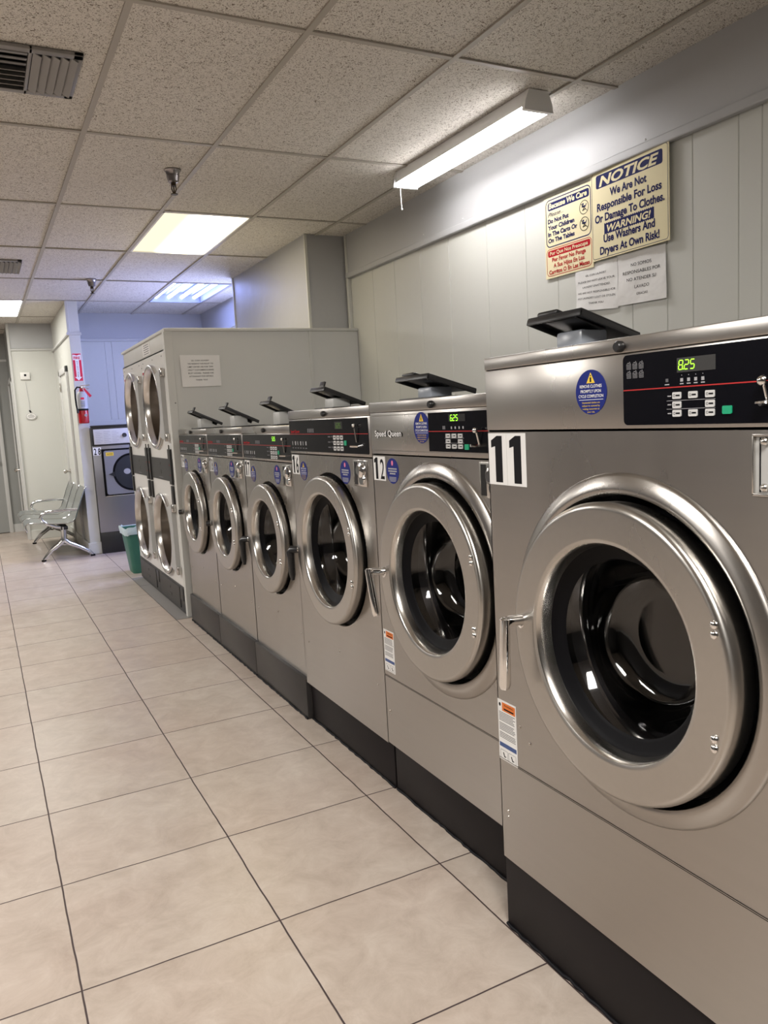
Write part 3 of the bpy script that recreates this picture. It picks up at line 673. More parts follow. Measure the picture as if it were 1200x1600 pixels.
    for k in range(3):
        g = 2*math.pi*k/3+.5; rr = Ri-.01
        mb.tube([(.12, cy+rr*math.cos(g), cz+rr*math.sin(g)), (.48, cy+rr*math.cos(g), cz+rr*math.sin(g))], .03, washer_drum, 8)
    mb.build('drum', t)
    return t, a, b, cy, cz, door

def chrome_handle(door, base, top, bottom, r=.0125):
    mb = MB(); base, top, bottom = Vector(base), Vector(top), Vector(bottom)
    mb.lathe([(-.004, .0001), (-.004, .022), (.004, .020), (.006, .014)], base, (top-base), chrome, 20)
    k = (top-base).normalized(); d = (bottom-top).normalized()
    mb.tube([base, top-k*.012, top-k*.004+d*.003, top+d*.012], [.013, .012, .012, .0115], chrome, 12)
    L = (bottom-top).length
    u = d.cross(Vector((1, 0, 0))).normalized()
    mb.tube([top-d*.010, top-d*.006, top+d*.02, top+d*(L*.5), bottom-d*.012, bottom-d*.003, bottom], [.005, .013, .014, .0150, .0165, .013, .004], chrome, 16, sx=.85)
    mb.build('door_handle', door, label='chrome lever handle')

def black_handle(door, hub, tip_side, tip_down, r=.011):
    mb = MB(); a, b, c = Vector(hub), Vector(tip_side), Vector(tip_down)
    mb.lathe([(-.004, .0001), (-.004, .016), (.012, .014)], a, (b-a), chrome_soft, 14)
    if (c-b).length > .02: mb.tube([a, a.lerp(b, .9), b.lerp(c, .08), b.lerp(c, .3), b.lerp(c, .8), c], [.014, .018, .021, .018, .016, .009], black_plastic, 10, sx=.85)
    else: mb.tube([a, b], [.013, .017], black_plastic, 10)
    mb.build('door_handle', door, label='black plastic door handle')

def coin_slot(t, y0, y1, z0, z1):
    """recessed coin box. y0 = left edge (larger)"""
    mb = MB(); w_ = y0-y1
    mb.box(-.004, .001, y1, y0, z0, z1, chrome_soft, .0015)
    mb.box(-.0045, -.0038, y0-w_*.32, y0-w_*.08, z0+.006, z1-.006, black_plastic)
    plate = mb.build('coin_box', t)
    mb = MB(); yc = y1+w_*.36; zc = (z0+z1)/2
    mb.lathe([(-.004, .0001), (-.004, w_*.26), (-.012, w_*.25), (-.016, w_*.16), (-.020, w_*.14), (-.020, .0001)], (0, yc, zc+.012), (1, 0, 0), chrome, 20)
    mb.lathe([(-.004, .0001), (-.004, w_*.20), (-.010, w_*.18), (-.010, .0001)], (0, yc-.004, zc-.020), (1, 0, 0), chrome, 20); mb.build('coin_knob', t)

def keypad(panel, S_o, cols, rows, wd, ht, skip=(), green=None, x=0):
    for i, a in enumerate(cols):
        for j, z in enumerate(rows):
            if (i, j) in skip: continue
            mb = MB(); S = Surf(mb, S_o, (0, -1, 0), (-1, 0, 0)); S.rect(a, a+wd, z-ht, z, button_mat, 0, .0022, rad=min(wd, ht)*.16, n=3)
            S.rect(a+wd*.42, a+wd*.9, z-ht*.62, z-ht*.38, ink, .0022, .0024); S.ring(a+wd*.24, z-ht*.5, wd*.09, wd*.13, ink, .0024, 10)
            mb.build('button', panel, smooth=False)
    if green:
        a, z, gw, gh = green; mb = MB(); S = Surf(mb, S_o, (0, -1, 0), (-1, 0, 0)); S.rect(a, a+gw, z-gh, z, green_btn, 0, .0025, rad=gh*.16, n=3); mb.build('start_button', panel, smooth=False, label='green start button')

def build_washers():
    WG = 'front-loading washers in the row'
    # ---- 11
    t, a, b, cy, cz, door = washer('washing_machine', 'large stainless washer numbered 11 with price 8.25, nearest of the row', 1.10, .69, 1.592, 1.468, 1.438, 1.296, .197, 1.137, .863, .296, .220, .058, bezel=.345, lower_seam=.465, plinth_x=.006, group=WG)
    yc = t.location.y
    mb = MB(); mb.box(-.002, .5, a, b, 1.296, 1.4375, steel, .003); pn = mb.build('control_panel', t)
    O = (-.002, -yc, 0)          # so that s = -(world y)
    mb = MB(); S = Surf(mb, O, (0, -1, 0), (-1, 0, 0))
    S.rect(-1.132, -.70, 1.303, 1.4335, black_panel, 0, .0015, rad=.010)
    S.rect(-1.131, -.701, 1.3672, 1.3692, line_red, .0015, .0019); basket_icons(S, -1.122, 1.407, ink_lightgrey)
    S.rect(-1.002, -.921, 1.393, 1.418, slate_grey, .0015, .0022)
    for k, s_ in enumerate((-.995, -.980, -.965, -.950)):
        S.rect(s_, s_+.006, 1.377, 1.383, ink_lightgrey, .0015, .0018); S.rect(s_-.001, s_+.007, 1.3725, 1.3745, ink_lightgrey, .0015, .0018); S.disc(s_+.003, 1.388, .0007, .0007, ink_lightgrey, .0015, .0018, 8)
    S.rect(-1.030, -1.020, 1.3725, 1.3745, ink_lightgrey, .0015, .0018); S.rect(-1.028, -1.022, 1.378, 1.384, ink_grey, .0015, .0018)
    for z in (1.3448, 1.3302): S.rect(-1.026, -.922, z-.0004, z+.0004, ink_lightgrey, .0015, .0018)
    for z in (1.353, 1.338, 1.3225): S.rect(-1.024, -1.0155, z-.001, z+.001, ink_lightgrey, .0015, .0018)
    face = mb.build('panel_face', pn, smooth=False, label='glossy black panel face')
    mb = MB(); S = Surf(mb, O, (0, -1, 0), (-1, 0, 0)); digits(S, '8.25', -.9985, 1.398, .0085, .0155, led, .0026, .0016, 1.48); mb.build('price_display', pn, smooth=False, label='green digits 8.25')
    keypad(pn, (-.0035, -yc, 0), (-1.0115, -.9765, -.9410), (1.3595, 1.3432, 1.3285), .0185, .0118, skip=((1, 1),), green=(-.9065, 1.3325, .018, .0135))
    mb = MB(); mb.sphere((-.016, .824-yc, 1.369), .0085, chrome, 16); mb.cyl((-.014, .822-yc, 1.362), (-.008, .820-yc, 1.337), .003, chrome, 10); mb.cyl((-.004, .820-yc, 1.335), (-.024, .822-yc, 1.334), .004, chrome, 12); mb.lathe([(0, .0001), (0, .014), (.003, .013), (.003, .0001)], (-.012, .824-yc, 1.334), (0, 0, 1), chrome, 16); mb.build('lock_lever', pn)
    round_sticker(t, 1.222-yc, 1.370, .0445, 'remove', -.002)
    number_sticker(t, '11', 1.588-yc, 1.442-yc, 1.166, 1.289)
    warning_label(t, 1.590-yc, 1.514-yc, .463, .621)
    mb = MB()   # coin drop recess
    y0, y1, z0, z1 = .850-yc, .74-yc, 1.187, 1.286
    for q in ((y1, y0, z1-.004, z1), (y1, y0, z0, z0+.004), (y0-.003, y0, z0, z1), (y1, y1+.003, z0, z1)): mb.box(-.006, 0, q[0], q[1], q[2], q[3], chrome_soft, .001)
    mb.box(-.001, 0, y1+.003, y0-.003, z0+.004, z1-.004, dryer_grey); mb.box(-.002, -.001, y0-.013, y0-.011, z0+.006, z1-.006, ink)
    mb.sphere((-.004, y0-.022, z1-.012), .007, chrome_soft, 10); mb.sphere((-.004, y0-.022, z0+.014), .007, chrome_soft, 10); mb.build('coin_box', t)
    for yy, zz in ((1.50, .575), (1.463, .545)): mb = MB(); screw(mb, yy-yc, zz); mb.build('screw', t)
    chrome_handle(door, (-.052, 1.405-yc, .873), (-.105, 1.400-yc, .878), (-.110, 1.402-yc, .722), .013)
    dispenser(t, .10, 1.552-yc, 1.362-yc, 1.552, .175, .055, 1.468)
    # ---- 12
    t, a, b, cy, cz, door = washer('washing_machine', 'stainless washer numbered 12 with price 6.25, second from the viewpoint', 1.19, 1.600, 2.412, 1.389, 1.354, 1.217, .188, 1.994, .845, .297, .220, .058, bezel=.352, lower_seam=.437, plinth_x=.026, group=WG)
    yc = t.location.y
    mb = MB(); mb.box(-.002, .5, a, b, 1.217, 1.3535, steel, .003); pn = mb.build('control_panel', t)
    O = (-.002, -yc, 0); mb = MB(); S = Surf(mb, O, (0, -1, 0), (-1, 0, 0))
    S.frame(-2.395, -1.62, 1.228, 1.345, .002, steel_door, 0, .0006, rad=.004)
    S.rect(-2.020, -1.62, 1.232, 1.345, black_panel, 0, .0015); S.rect(-2.019, -1.621, 1.2895, 1.2915, line_red, .0015, .0019)
    S.rect(-1.905, -1.82, 1.318, 1.338, slot_black, .0015, .0020)
    for s_ in (-1.895, -1.875, -1.855, -1.835): S.rect(s_, s_+.006, 1.297, 1.304, ink_lightgrey, .0015, .0018)
    for s_, e_ in ((-1.94, -1.925),): S.rect(s_, e_, 1.296, 1.306, ink_grey, .0015, .0018)
    for z in (1.271, 1.257): S.rect(-1.93, -1.83, z-.0004, z+.0004, ink_lightgrey, .0015, .0018)
    mb.build('panel_face', pn, smooth=False, label='black panel face')
    mb = MB(); S = Surf(mb, O, (0, -1, 0), (-1, 0, 0))
    S.text('Speed Queen', -2.282, 1.276, .185, .020, ink, .0016, bold=.06); S.text('Speed Queen', -2.282, 1.276, .185, .020, ink_white, .0022, bold=.015); mb.build('brand_lettering', pn, smooth=False, label='white brand lettering with black outline')
    mb = MB(); S = Surf(mb, O, (0, -1, 0), (-1, 0, 0)); digits(S, '6.25', -1.896, 1.320, .0095, .016, led, .0024, .0017, 1.5); mb.build('price_display', pn, smooth=False, label='green digits 6.25')
    keypad(pn, (-.0035, -yc, 0), (-1.922, -1.890, -1.858), (1.2835, 1.2680, 1.2535), .022, .0115, skip=((1, 1),), green=(-1.825, 1.2545, .020, .015))
    mb = MB(); mb.sphere((-.018, 1.752-yc, 1.293), .008, chrome, 12); mb.cyl((-.014, 1.752-yc, 1.288), (-.006, 1.752-yc, 1.255), .003, chrome, 8); mb.cyl((-.002, 1.755-yc, 1.252), (-.028, 1.762-yc, 1.253), .004, chrome, 8); mb.build('lock_lever', pn)
    round_sticker(t, 2.062-yc, 1.302, .047, 'remove', -.002); round_sticker(t, 2.268-yc, 1.163, .042, 'other')
    number_sticker(t, '12', 2.405-yc, 2.318-yc, 1.128, 1.209, bold=.01); warning_label(t, 2.400-yc, 2.325-yc, .458, .606)
    coin_slot(t, 1.762-yc, 1.66-yc, 1.112, 1.208)
    chrome_handle(door, (-.052, 2.262-yc, .838), (-.108, 2.268-yc, .845), (-.104, 2.232-yc, .700), .012)
    dispenser(t, .06, 2.327-yc, 2.116-yc, 1.462, .178, .054, 1.389)
    # ---- 16
    def black_panel_washer(num, label, xf, y_r, y_l, ztop, zstrip, zseam, zbot, cy, cz, R, Ri, hubz, lever, pm, px, lid, price):
        t, a, b, cy, cz, door = washer('washing_machine', label, xf, y_r, y_l, ztop, zstrip, zseam, zbot, cy, cz, R, Ri, .045, plinth_x=px, plinth_mat=pm, group=WG)
        yc = t.location.y; W_ = y_l-y_r
        mb = MB(); mb.box(-.002, .5, a, b, zseam, zstrip-.0005, steel, .003); pn = mb.build('control_panel', t)
        O = (-.002, 0, 0); mb = MB(); S = Surf(mb, O, (0, -1, 0), (-1, 0, 0)); L_, R_ = -W_/2, W_/2; Hh = zstrip-zseam
        S.rect(L_+.008, R_-.02, zseam+.010, zstrip-.006, black_panel, 0, .0015, rad=.005, n=3)
        zr = zseam+Hh*.57; S.rect(L_+.008, R_-.02, zr-.001, zr+.001, line_red, .0015, .0019)
        S.text('Speed Queen', L_+.075, zr+.006, .10, .012, ink_red, .0018, bold=.03)
        for k in range(4): S.rect(L_+.215+k*.018, L_+.228+k*.018, zr+.006, zr+.022, ink_grey, .0015, .0018)
        for k in range(6):
            s_ = L_+.035+k*.030; S.rect(s_, s_+.006+.006*(k % 2), zr-.046, zr-.030, ink_lightgrey, .0015, .0018); S.rect(s_-.004, s_+.014, zr-.060, zr-.056, ink_grey, .0015, .0018)
        a_k = L_+W_*.60
        for k in range(3): S.rect(a_k-.055, a_k-.030, zseam+Hh*(.20+.14*k), zseam+Hh*(.23+.14*k), ink_grey, .0015, .0018); S.rect(a_k-.020, a_k-.012, zseam+Hh*(.20+.14*k), zseam+Hh*(.24+.14*k), ink_grey, .0015, .0018)
        S.rect(a_k+.015, a_k+.085, zr+.018, zr+.045, slot_black, .0015, .0019)
        mb.build('panel_face', pn, smooth=False, label='black panel face with red line and red brand lettering')
        if price:
            mb = MB(); S = Surf(mb, O, (0, -1, 0), (-1, 0, 0)); digits(S, price[0], a_k+.028, zr+.022, .010, .017, price[1], .0024, .0018, 1.5); mb.build('price_display', pn, smooth=False)
        keypad(pn, (-.0035, 0, 0), [a_k+.032*k for k in range(3)], [zseam+Hh*.53-.0205*k for k in range(3)], .022, .0155, green=(a_k+.098, zseam+Hh*.40, .018, .018))
        mb = MB(); yk = -(L_+W_*.86); mb.sphere((-.014, yk, zr+.030), .007, chrome, 12); mb.cyl((-.012, yk, zr+.02), (-.006, yk, zr-.03), .003, chrome_soft, 8); mb.cyl((-.003, yk, zr-.045), (-.028, yk+.012, zr-.043), .004, chrome, 8); mb.build('lock_lever', pn)
        number_sticker(t, num, b-.006, b-.088, zseam-.088, zseam-.006, bold=.02)
        round_sticker(t, b-.135, zseam-.072, .040, 'remove'); round_sticker(t, a+.235, zseam-.060, .044, 'other')
        coin_slot(t, a+.155, a+.05, zseam-.105, zseam-.012)
        hy = cy+R-.012
        black_handle(door, (-.030, hy, hubz), (-.062, hy+.045*(1 if lever else .4), hubz-.002), (-.060, hy+.045-.002, hubz-.135) if lever else (-.07, hy+.02, hubz-.004))
        dispenser(t, lid[0], lid[1]-yc, lid[2]-yc, lid[3], lid[4], lid[5], ztop, style='tab')
        return t
    black_panel_washer('16', 'stainless washer numbered 16 with full-width black panel, third from the viewpoint', 1.195, 2.418, 3.212, 1.382, 1.346, 1.203, .178, 2.812, .832, .292, .225, .800, True, plinth_black, .02, (.055, 3.08, 2.93, 1.466, .18, .07), ('625', led_dim))
    black_panel_washer('17', 'smaller stainless washer numbered 17, directly beyond the washer numbered 16', 1.21, 3.216, 3.948, 1.322, 1.288, 1.158, .184, 3.590, .786, .263, .190, .755, True, plinth_grey, -.018, (.04, 3.747, 3.60, 1.438, .19, .09), ('525', led))
    black_panel_washer('18', 'smaller stainless washer, middle one of the three smaller machines', 1.21, 3.950, 4.652, 1.320, 1.287, 1.157, .184, 4.315, .787, .263, .186, .765, False, plinth_grey, -.018, (.04, 4.49, 4.35, 1.436, .19, .09), None)
    black_panel_washer('19', 'smaller stainless washer next to the grey dryer enclosure, farthest of the row', 1.21, 4.655, 5.385, 1.318, 1.286, 1.156, .184, 5.030, .787, .263, .182, .772, False, plinth_grey, -.018, (.04, 5.25, 5.11, 1.434, .19, .09), None)

# ------------------------------------------------------------------ dryers
def build_dryers():
    # enclosure: painted side panel, top and fascia
    t = thing('dryer_enclosure', 'grey painted enclosure around the stacked dryers, with its flat side facing the washers', 'enclosure', (1.21, 5.50, 0))
    mb = MB(); W_ = XW-1.21-.003; T = 2.005
    mb.box(.03, W_, 0, .02, 0, T-.02, enclosure_paint); mb.box(-.022, .035, -.006, .0455, 0, T-.02, enclosure_paint, .003)
    mb.box(1.035, 1.055, -.008, .002, 1.0, T-.02, enclosure_paint, .003);
    for (x, z) in ((.02, .90), (.02, 1.5), (.02, .6)): mb.lathe([(0, .0001), (-.002, .004), (0, .005)], (x, -.006, z), (0, 1, 0), ink_grey, 8)
    mb.build('side_panel', t, smooth=False)
    rb = MB(); rb.box(.01, W_, 1.74, 1.76, 0, T-.023, enclosure_paint); rb.build('end_panel', t, smooth=False)
    mb = MB(); mb.box(-.02, W_, -.012, 1.765, T-.022, T, enclosure_paint, .004); mb.build('top_panel', t)
    mb = MB(); mb.box(-.006, .02, .045, 1.74, 1.872, T-.022, enclosure_paint, .002); mb.build('fascia', t)
    # two stacks
    for idx, (y0, y1, lab) in enumerate(((5.548, 6.392, 'white stacked tumble dryer nearer the washers'), (6.396, 7.238, 'white stacked tumble dryer at the far end beside the green bin'))):
        yc = (y0+y1)/2; t = thing('stacked_dryer', lab, 'tumble dryer', (1.19, yc, 0), 'stacked dryers in the enclosure'); a, b = y0-yc, y1-yc
        dcy = 5.995+.843*idx-yc; R = .300
        mb = MB()
        for (z0, z1, zc) in ((.205, .96, .545), (1.12, 1.868, 1.492)): plate_hole(mb, 0, a, b, z0, z1, dcy, zc, R-.02, dryer_white)
        mb.box(0, .03, a, b, .96, 1.12, dryer_white); mb.box(.03, .8, a, a+.004, .02, 1.868, dryer_white); mb.box(.03, .8, b-.004, b, .02, 1.868, dryer_white); mb.box(.0, .8, a, b, 1.86, 1.868, dryer_white); mb.box(.01, .8, a, b, .02, .205, dryer_white)
        for (yy, zz) in ((a+.08, 1.83), (b-.08, 1.83), (b-.02, 1.80), (a+.4, 1.83)): screw(mb, yy, zz, m_=ink)
        mb.build('cabinet', t, smooth=False)
        mb = MB()
        S = Surf(mb, (0, 0, 0), (0, -1, 0), (-1, 0, 0)); S.rect(-b+.03, -b+.105, 1.735, 1.775, ink_white, 0, .0008); S.rect(-b+.036, -b+.075, 1.745, 1.765, ink_red, .0006, .0012); S.rect(-b+.074, -b+.098, 1.750, 1.762, ink_red, .0006, .0012); mb.build('brand_badge', t, smooth=False, label='small red and white badge')
        for (zc, tw) in ((.545, 'lower'), (1.492, 'upper')):
            mb = MB()     # door: chrome ring with deep rim
            mb.lathe([(0, R+.004), (-.022, R+.008), (-.030, R+.002), (-.030, R-.012), (-.022, R-.020), (.015, R-.030)], (0, dcy, zc), (1, 0, 0), chrome_soft, 64)
            door = mb.build('dryer_door', t, ang=60)
            mb = MB(); yh = a+.055; yi = dcy-R*.72
            arc = [(-.030, dcy-(R+.004)*math.cos(math.radians(q)), zc+(R+.004)*math.sin(math.radians(q))) for q in range(-46, 47, 4)]
            mb.prism([(-.030, yh, zc-.245)]+arc+[(-.030, yh, zc+.245)], (.006, 0, 0), dryer_grey)
            mb.box(-.03, 0, yh-.006, yh+.004, zc-.245, zc+.245, dryer_grey); mb.build('handle_plate', door, smooth=False, label='grey sheet metal plate joining ring to hinge side')
            for s_ in (1, -1):
                mb = MB(); mb.box(-.032, -.002, yh-.035, yh+.004, zc+s_*.225-.028, zc+s_*.225+.028, chrome_soft, .004); mb.build('hinge', door)
            mb = MB(); mb.lathe([(.122, R-.044), (.128, .0005)], (0, dcy, zc), (1, 0, 0), glass_dark, 48); mb.build('door_glass', door)
            mb = MB(); mb.lathe([(.016, R-.030), (.06, R-.032), (.12, R-.042), (.135, R-.06)], (0, dcy, zc), (1, 0, 0), tunnel_steel, 48); mb.lathe([(.116, R-.040), (.112, R-.046), (.118, R-.058), (.124, R-.060)], (0, dcy, zc), (1, 0, 0), black_rubber, 48)
            mb.lathe([(.135, R-.06), (.14, R+.03), (.70, R+.03), (.70, .001)], (0, dcy, zc), (1, 0, 0), washer_drum, 48)
            for k in range(12):
                for j in range(3): g = 2*math.pi*k/12+.2; rr = R+.027; mb.sphere((.2+.12*j, dcy+rr*math.cos(g), zc+rr*math.sin(g)), .009, ink, 6)
            mb.build('drum', t)
        # controls between the doors
        mb = MB(); mb.box(-.006, .002, a+.012, b-.012, .955, 1.115, slate_grey, .002); S = Surf(mb, (-.006, 0, 0), (0, -1, 0), (-1, 0, 0))
        S.rect(-.07, .07, .972, .974, ink_lightgrey, 0, .0006); S.rect(-.028, .028, 1.0, 1.028, slot_black, 0, .001); S.rect(-.006, .006, 1.065, 1.085, slot_black, 0, .001); bnd = mb.build('control_band', t, smooth=False)
        for (yy, wd) in ((a+.055, .078), (b-.055, .06)):
            mb = MB(); mb.box(-.016, .0, yy-wd/2, yy+wd/2, .935, 1.185, slot_black, .003)
            S = Surf(mb, (-.016, 0, 0), (0, -1, 0), (-1, 0, 0))
            for k in range(5): S.rect(-yy-.008, -yy+.008, .965+.035*k, .970+.035*k, ink_red if k % 2 else ink_grey, 0, .0006)
            mb.build('timer_slot', t, smooth=False)
            mb = MB(); mb.box(-.014, .0, yy-wd/2+.006, yy+wd/2-.006, .795, .925, slot_black, .003); mb.build('coin_slot', t)
            mb = MB(); mb.cyl((-.010, yy, 1.185), (-.010, yy, 1.215), .004, ink, 8); mb.build('latch_pin', t)
        # lint drawers at the foot
        mb = MB(); mb.box(-.004, .01, a, b, .015, .205, slate_grey, .001); mb.box(.005, .6, a, b, 0, .02, slate_grey); mb.build('base', t, smooth=False)
        mb = MB(); mb.box(-.010, -.003, a+.12, b-.10, .035, .190, slate_grey, .003); S = Surf(mb, (-.010, 0, 0), (0, -1, 0), (-1, 0, 0)); S.rect(-.055, .03, .075, .095, slot_black, 0, .0015, rad=.005); S.rect(-.008, -.002, .13, .15, slot_black, 0, .0012)
        mb.build('lint_drawer', t, smooth=False, label='dark lint drawer')
        mb = MB(); mb.box(-.008, -.003, a+.01, a+.105, .10, .190, slate_grey, .002); mb.build('access_cover', t)
    # notices
    mb = MB(); S = Surf(mb, (0, 5.494, 0), (1, 0, 0), (0, -1, 0))
    S.poly([(1.284, 1.824), (1.562, 1.819), (1.562, 1.607), (1.288, 1.606)], paper, 0, .0008)
    for i, (s_, wd) in enumerate((('GIL COIN LAUNDRY', .125), ('WE RESERVE THE RIGHT TO', .178), ('LIMIT DRYER USE FOR "DRY', .178), ('ONLY" CUSTOMERS DURING', .18), ('BUSY HOURS.  PLEASE ASK', .178), ('ATTENDANT FOR DETAILS.', .17), ('THANK YOU!', .082))): S.text(s_, 1.424, 1.780-.0215*i-(.003 if i == 6 else 0), wd, .0095, ink, .0015, bold=.012)
    tag(mb.build('paper_notice', smooth=False), 'white printed notice taped to the side of the dryer enclosure', 'notice')
    mb = MB(); S = Surf(mb, (1.2035, 0, 0), (0, -1, 0), (-1, 0, 0)); S.poly([(-6.35, 1.882), (-6.07, 1.884), (-6.065, 1.975), (-6.36, 1.980)], paper, 0, .0008)
    for i in range(5): S.rect(-6.31+.01*(i % 2), -6.11, 1.962-.016*i-.003, 1.962-.016*i+.002, ink_grey, .0008, .0012)
    tag(mb.build('paper_notice', smooth=False), 'small white notice on the fascia above the dryer doors', 'notice')

# ------------------------------------------------------------------ wall signs
def build_signs():
    # big NOTICE sign
    mb = MB(); ang = math.atan2(.012, .47)
    S = Surf(mb, (XW-.012, 2.905, 1.998), (-math.sin(ang), -math.cos(ang), 0), (-math.cos(ang), math.sin(ang), 0))
    W_, Hh = .475, .395
    S.rect(0, W_, 0, Hh, cream, 0, .003); S.frame(.006, W_-.006, .006, Hh-.006, .0022, ink_blue, 0, .0034, rad=.014)
    S.rect(.035, W_-.035, .315, .373, ink_blue, .003, .0034, rad=.010)
    S.text('NOTICE', W_/2, .322, .365, .043, cream, .0042, bold=.045, shear=.25)
    for (s_, z, wd, ht) in (('We Are Not', .266, .225, .032), ('Responsible For Loss', .216, .395, .032), ('Or Damage To Clothes.', .166, .425, .032), ('Use Washers And', .072, .315, .032), ('Dryers At Own Risk!', .022, .365, .032)): S.text(s_, W_/2, z, wd, ht*1.08, ink_blue, .0040, bold=.042)
    S.rect(.085, W_-.085, .108, .153, ink_blue, .003, .0034)
    for k in range(26): S.rect(.085+k*.0118, .089+k*.0118, .152, .156, ink_blue, .003, .0034); S.rect(.085+k*.0118, .089+k*.0118, .105, .109, ink_blue, .003, .0034)
    S.text('WARNING!', W_/2, .115, .27, .030, cream, .0042, bold=.04, shear=.2)
    tag(mb.build('notice_sign', smooth=False), 'large cream sign headed NOTICE and WARNING on the right wall', 'sign')
    # Because We Care sign
    mb = MB(); S = Surf(mb, (XW-.006, 3.250, 1.977), (0, -1, 0), (-1, 0, 0)); W_, Hh = .347, .388
    S.rect(0, W_, 0, Hh, cream, 0, .003)
    S.frame(.010, W_-.010, .150, Hh-.010, .005, ink_blue, 0, .0035, rad=.028)
    S.rect(.028, W_-.022, .325, .363, ink_blue, .003, .0034, rad=.010); S.text('Because We Care', W_/2, .334, .275, .025, cream, .0042, bold=.05, shear=.1)
    S.text('Please...', .085, .297, .115, .020, ink_blue, .0040, shear=.45)
    for i, (s_, wd) in enumerate((('Do Not Put', .155), ('Your Children', .195), ('In The Carts Or', .215), ('On The Tables', .195))): S.text(s_, .026+wd/2, .265-.031*i, wd, .021, ink_blue, .0040, bold=.055)
    for zc in (.283, .208):
        S.ring(.290, zc, .029, .032, ink, .0040); S.seg(.268, zc+.02, .312, zc-.02, .003, ink, .0042)
        S.seg(.278, zc-.012, .302, zc-.010, .004, ink, .0040); S.seg(.275, zc+.005, .300, zc+.003, .008, ink_blue, .0040); S.seg(.300, zc+.003, .308, zc+.015, .004, ink_blue, .0040); S.disc(.283, zc+.015, .005, .005, ink_blue, .0035, .0040, 12)
        S.seg(.282, zc-.016, .290, zc, .004, ink, .0040)
    S.frame(.010, W_-.010, .010, .142, .003, ink_red, 0, .0035, rad=.022)
    S.rect(.020, W_-.020, .103, .134, ink_red, .003, .0034, rad=.010); S.text('Por Que Nos Preocupa', W_/2, .111, .275, .018, cream, .0042, bold=.02)
    for i, (s_, wd) in enumerate((('Por Favor No Ponga', .245), ('A Sus Hijos En Los', .225), ('Carritos O En Las Mesas', .295))): S.text(s_, W_/2, .078-.029*i, wd, .020, ink_red, .0040, bold=.035)
    tag(mb.build('notice_sign', smooth=False), 'smaller cream sign in blue and red reading Because We Care', 'sign')
    def sheet(pts, bend, lines, lab, y0):
        mb = MB(); S = Surf(mb, (XW-.002, 0, 0), (0, -1, 0), (-1, 0, 0)); n = 8
        (a0, z0), (a1, z1), (a2, z2), (a3, z3) = pts     # tl tr br bl
        V = []
        def hh(u, v): return .0015+bend*(math.sin(u*5+y0)*.35+.5)*v*v+.002*math.sin(u*9+v*7+y0)+.002
        def q(u, v):
            a = (a0*(1-u)+a1*u)*(1-v)+(a3*(1-u)+a2*u)*v; z = (z0*(1-u)+z1*u)*(1-v)+(z3*(1-u)+z2*u)*v
            return a, z
        for j in range(n+1):
            for i in range(n+1):
                u, v = i/n, j/n; a, z = q(u, v); V.append(S.p(a, z, hh(u, v)))
        mb.add(V, [(j*(n+1)+i, j*(n+1)+i+1, (j+1)*(n+1)+i+1, (j+1)*(n+1)+i) for j in range(n) for i in range(n)], paper)
        for (s_, v, wf, ht) in lines:
            V, F, x0, x1 = text_mesh(s_, .0, 0); P = []
            for p in V:
                u = .5-wf/2+wf*(p[0]-x0)/(x1-x0); vv = v-p[1]*ht; a, z = q(u, vv); P.append(S.p(a, z, hh(u, vv)+.0015))
            mb.add(P, F, ink)
        return tag(mb.build('paper_notice', smooth=True, ang=80), lab, 'notice')
    sheet([(-3.035, 1.990), (-2.755, 1.990), (-2.752, 1.768), (-3.028, 1.790)], .012, (('GIL COIN LAUNDRY', .24, .50, .045), ('PLEASE DO NOT LEAVE YOUR', .37, .86, .045), ('LAUNDRY UNATTENDED.', .49, .66, .045), ('WE ARE NOT RESPONSIBLE FOR', .62, .90, .045), ('ANY LAUNDRY LOST OR STOLEN.', .74, .92, .045), ('THANK YOU', .86, .34, .045)), 'white English notice sheet taped under the Because We Care sign', 0)
    sheet([(-2.752, 1.998), (-2.474, 1.995), (-2.462, 1.769), (-2.745, 1.775)], .016, (('NO SOMOS', .28, .42, .065), ('RESPONSABLES POR', .42, .78, .065), ('NO ATENDER SU', .56, .60, .065), ('LAVADO', .71, .30, .065), ('GRACIAS', .84, .24, .05)), 'white Spanish notice sheet taped under the NOTICE sign', 2)
    # FIRE EXTINGUISHER arrow sign on the partition
    mb = MB(); S = Surf(mb, (.973, 8.998, 1.868), (1, 0, 0), (0, -1, 0)); W_, Hh = .092, .293
    S.rect(0, W_, 0, Hh, ink_white, 0, .002); S.rect(.003, W_-.003, .003, Hh-.003, tag_red, .002, .0024)
    S.poly([(.028, .045), (.028, .222), (.006, .222), (.006, .278), (.018, .278), (W_/2, .268), (W_-.018, .278), (W_-.006, .278), (W_-.006, .222), (W_-.028, .222), (W_-.028, .045), (W_-.010, .045), (W_/2, .008), (.010, .045)], ink_white, .0024, .0028)
    S.text('FIRE', W_/2, .232, .066, .028, tag_red, .0034, bold=.05)
    for i, ch in enumerate('EXTINGUISHER'): S.text(ch, W_/2, .202-.0145*i, .012 if ch != 'I' else .003, .0105, ink, .0034, bold=.02)
    tag(mb.build('fire_sign', smooth=False), 'red and white arrow sign for the fire extinguisher on the partition', 'sign')

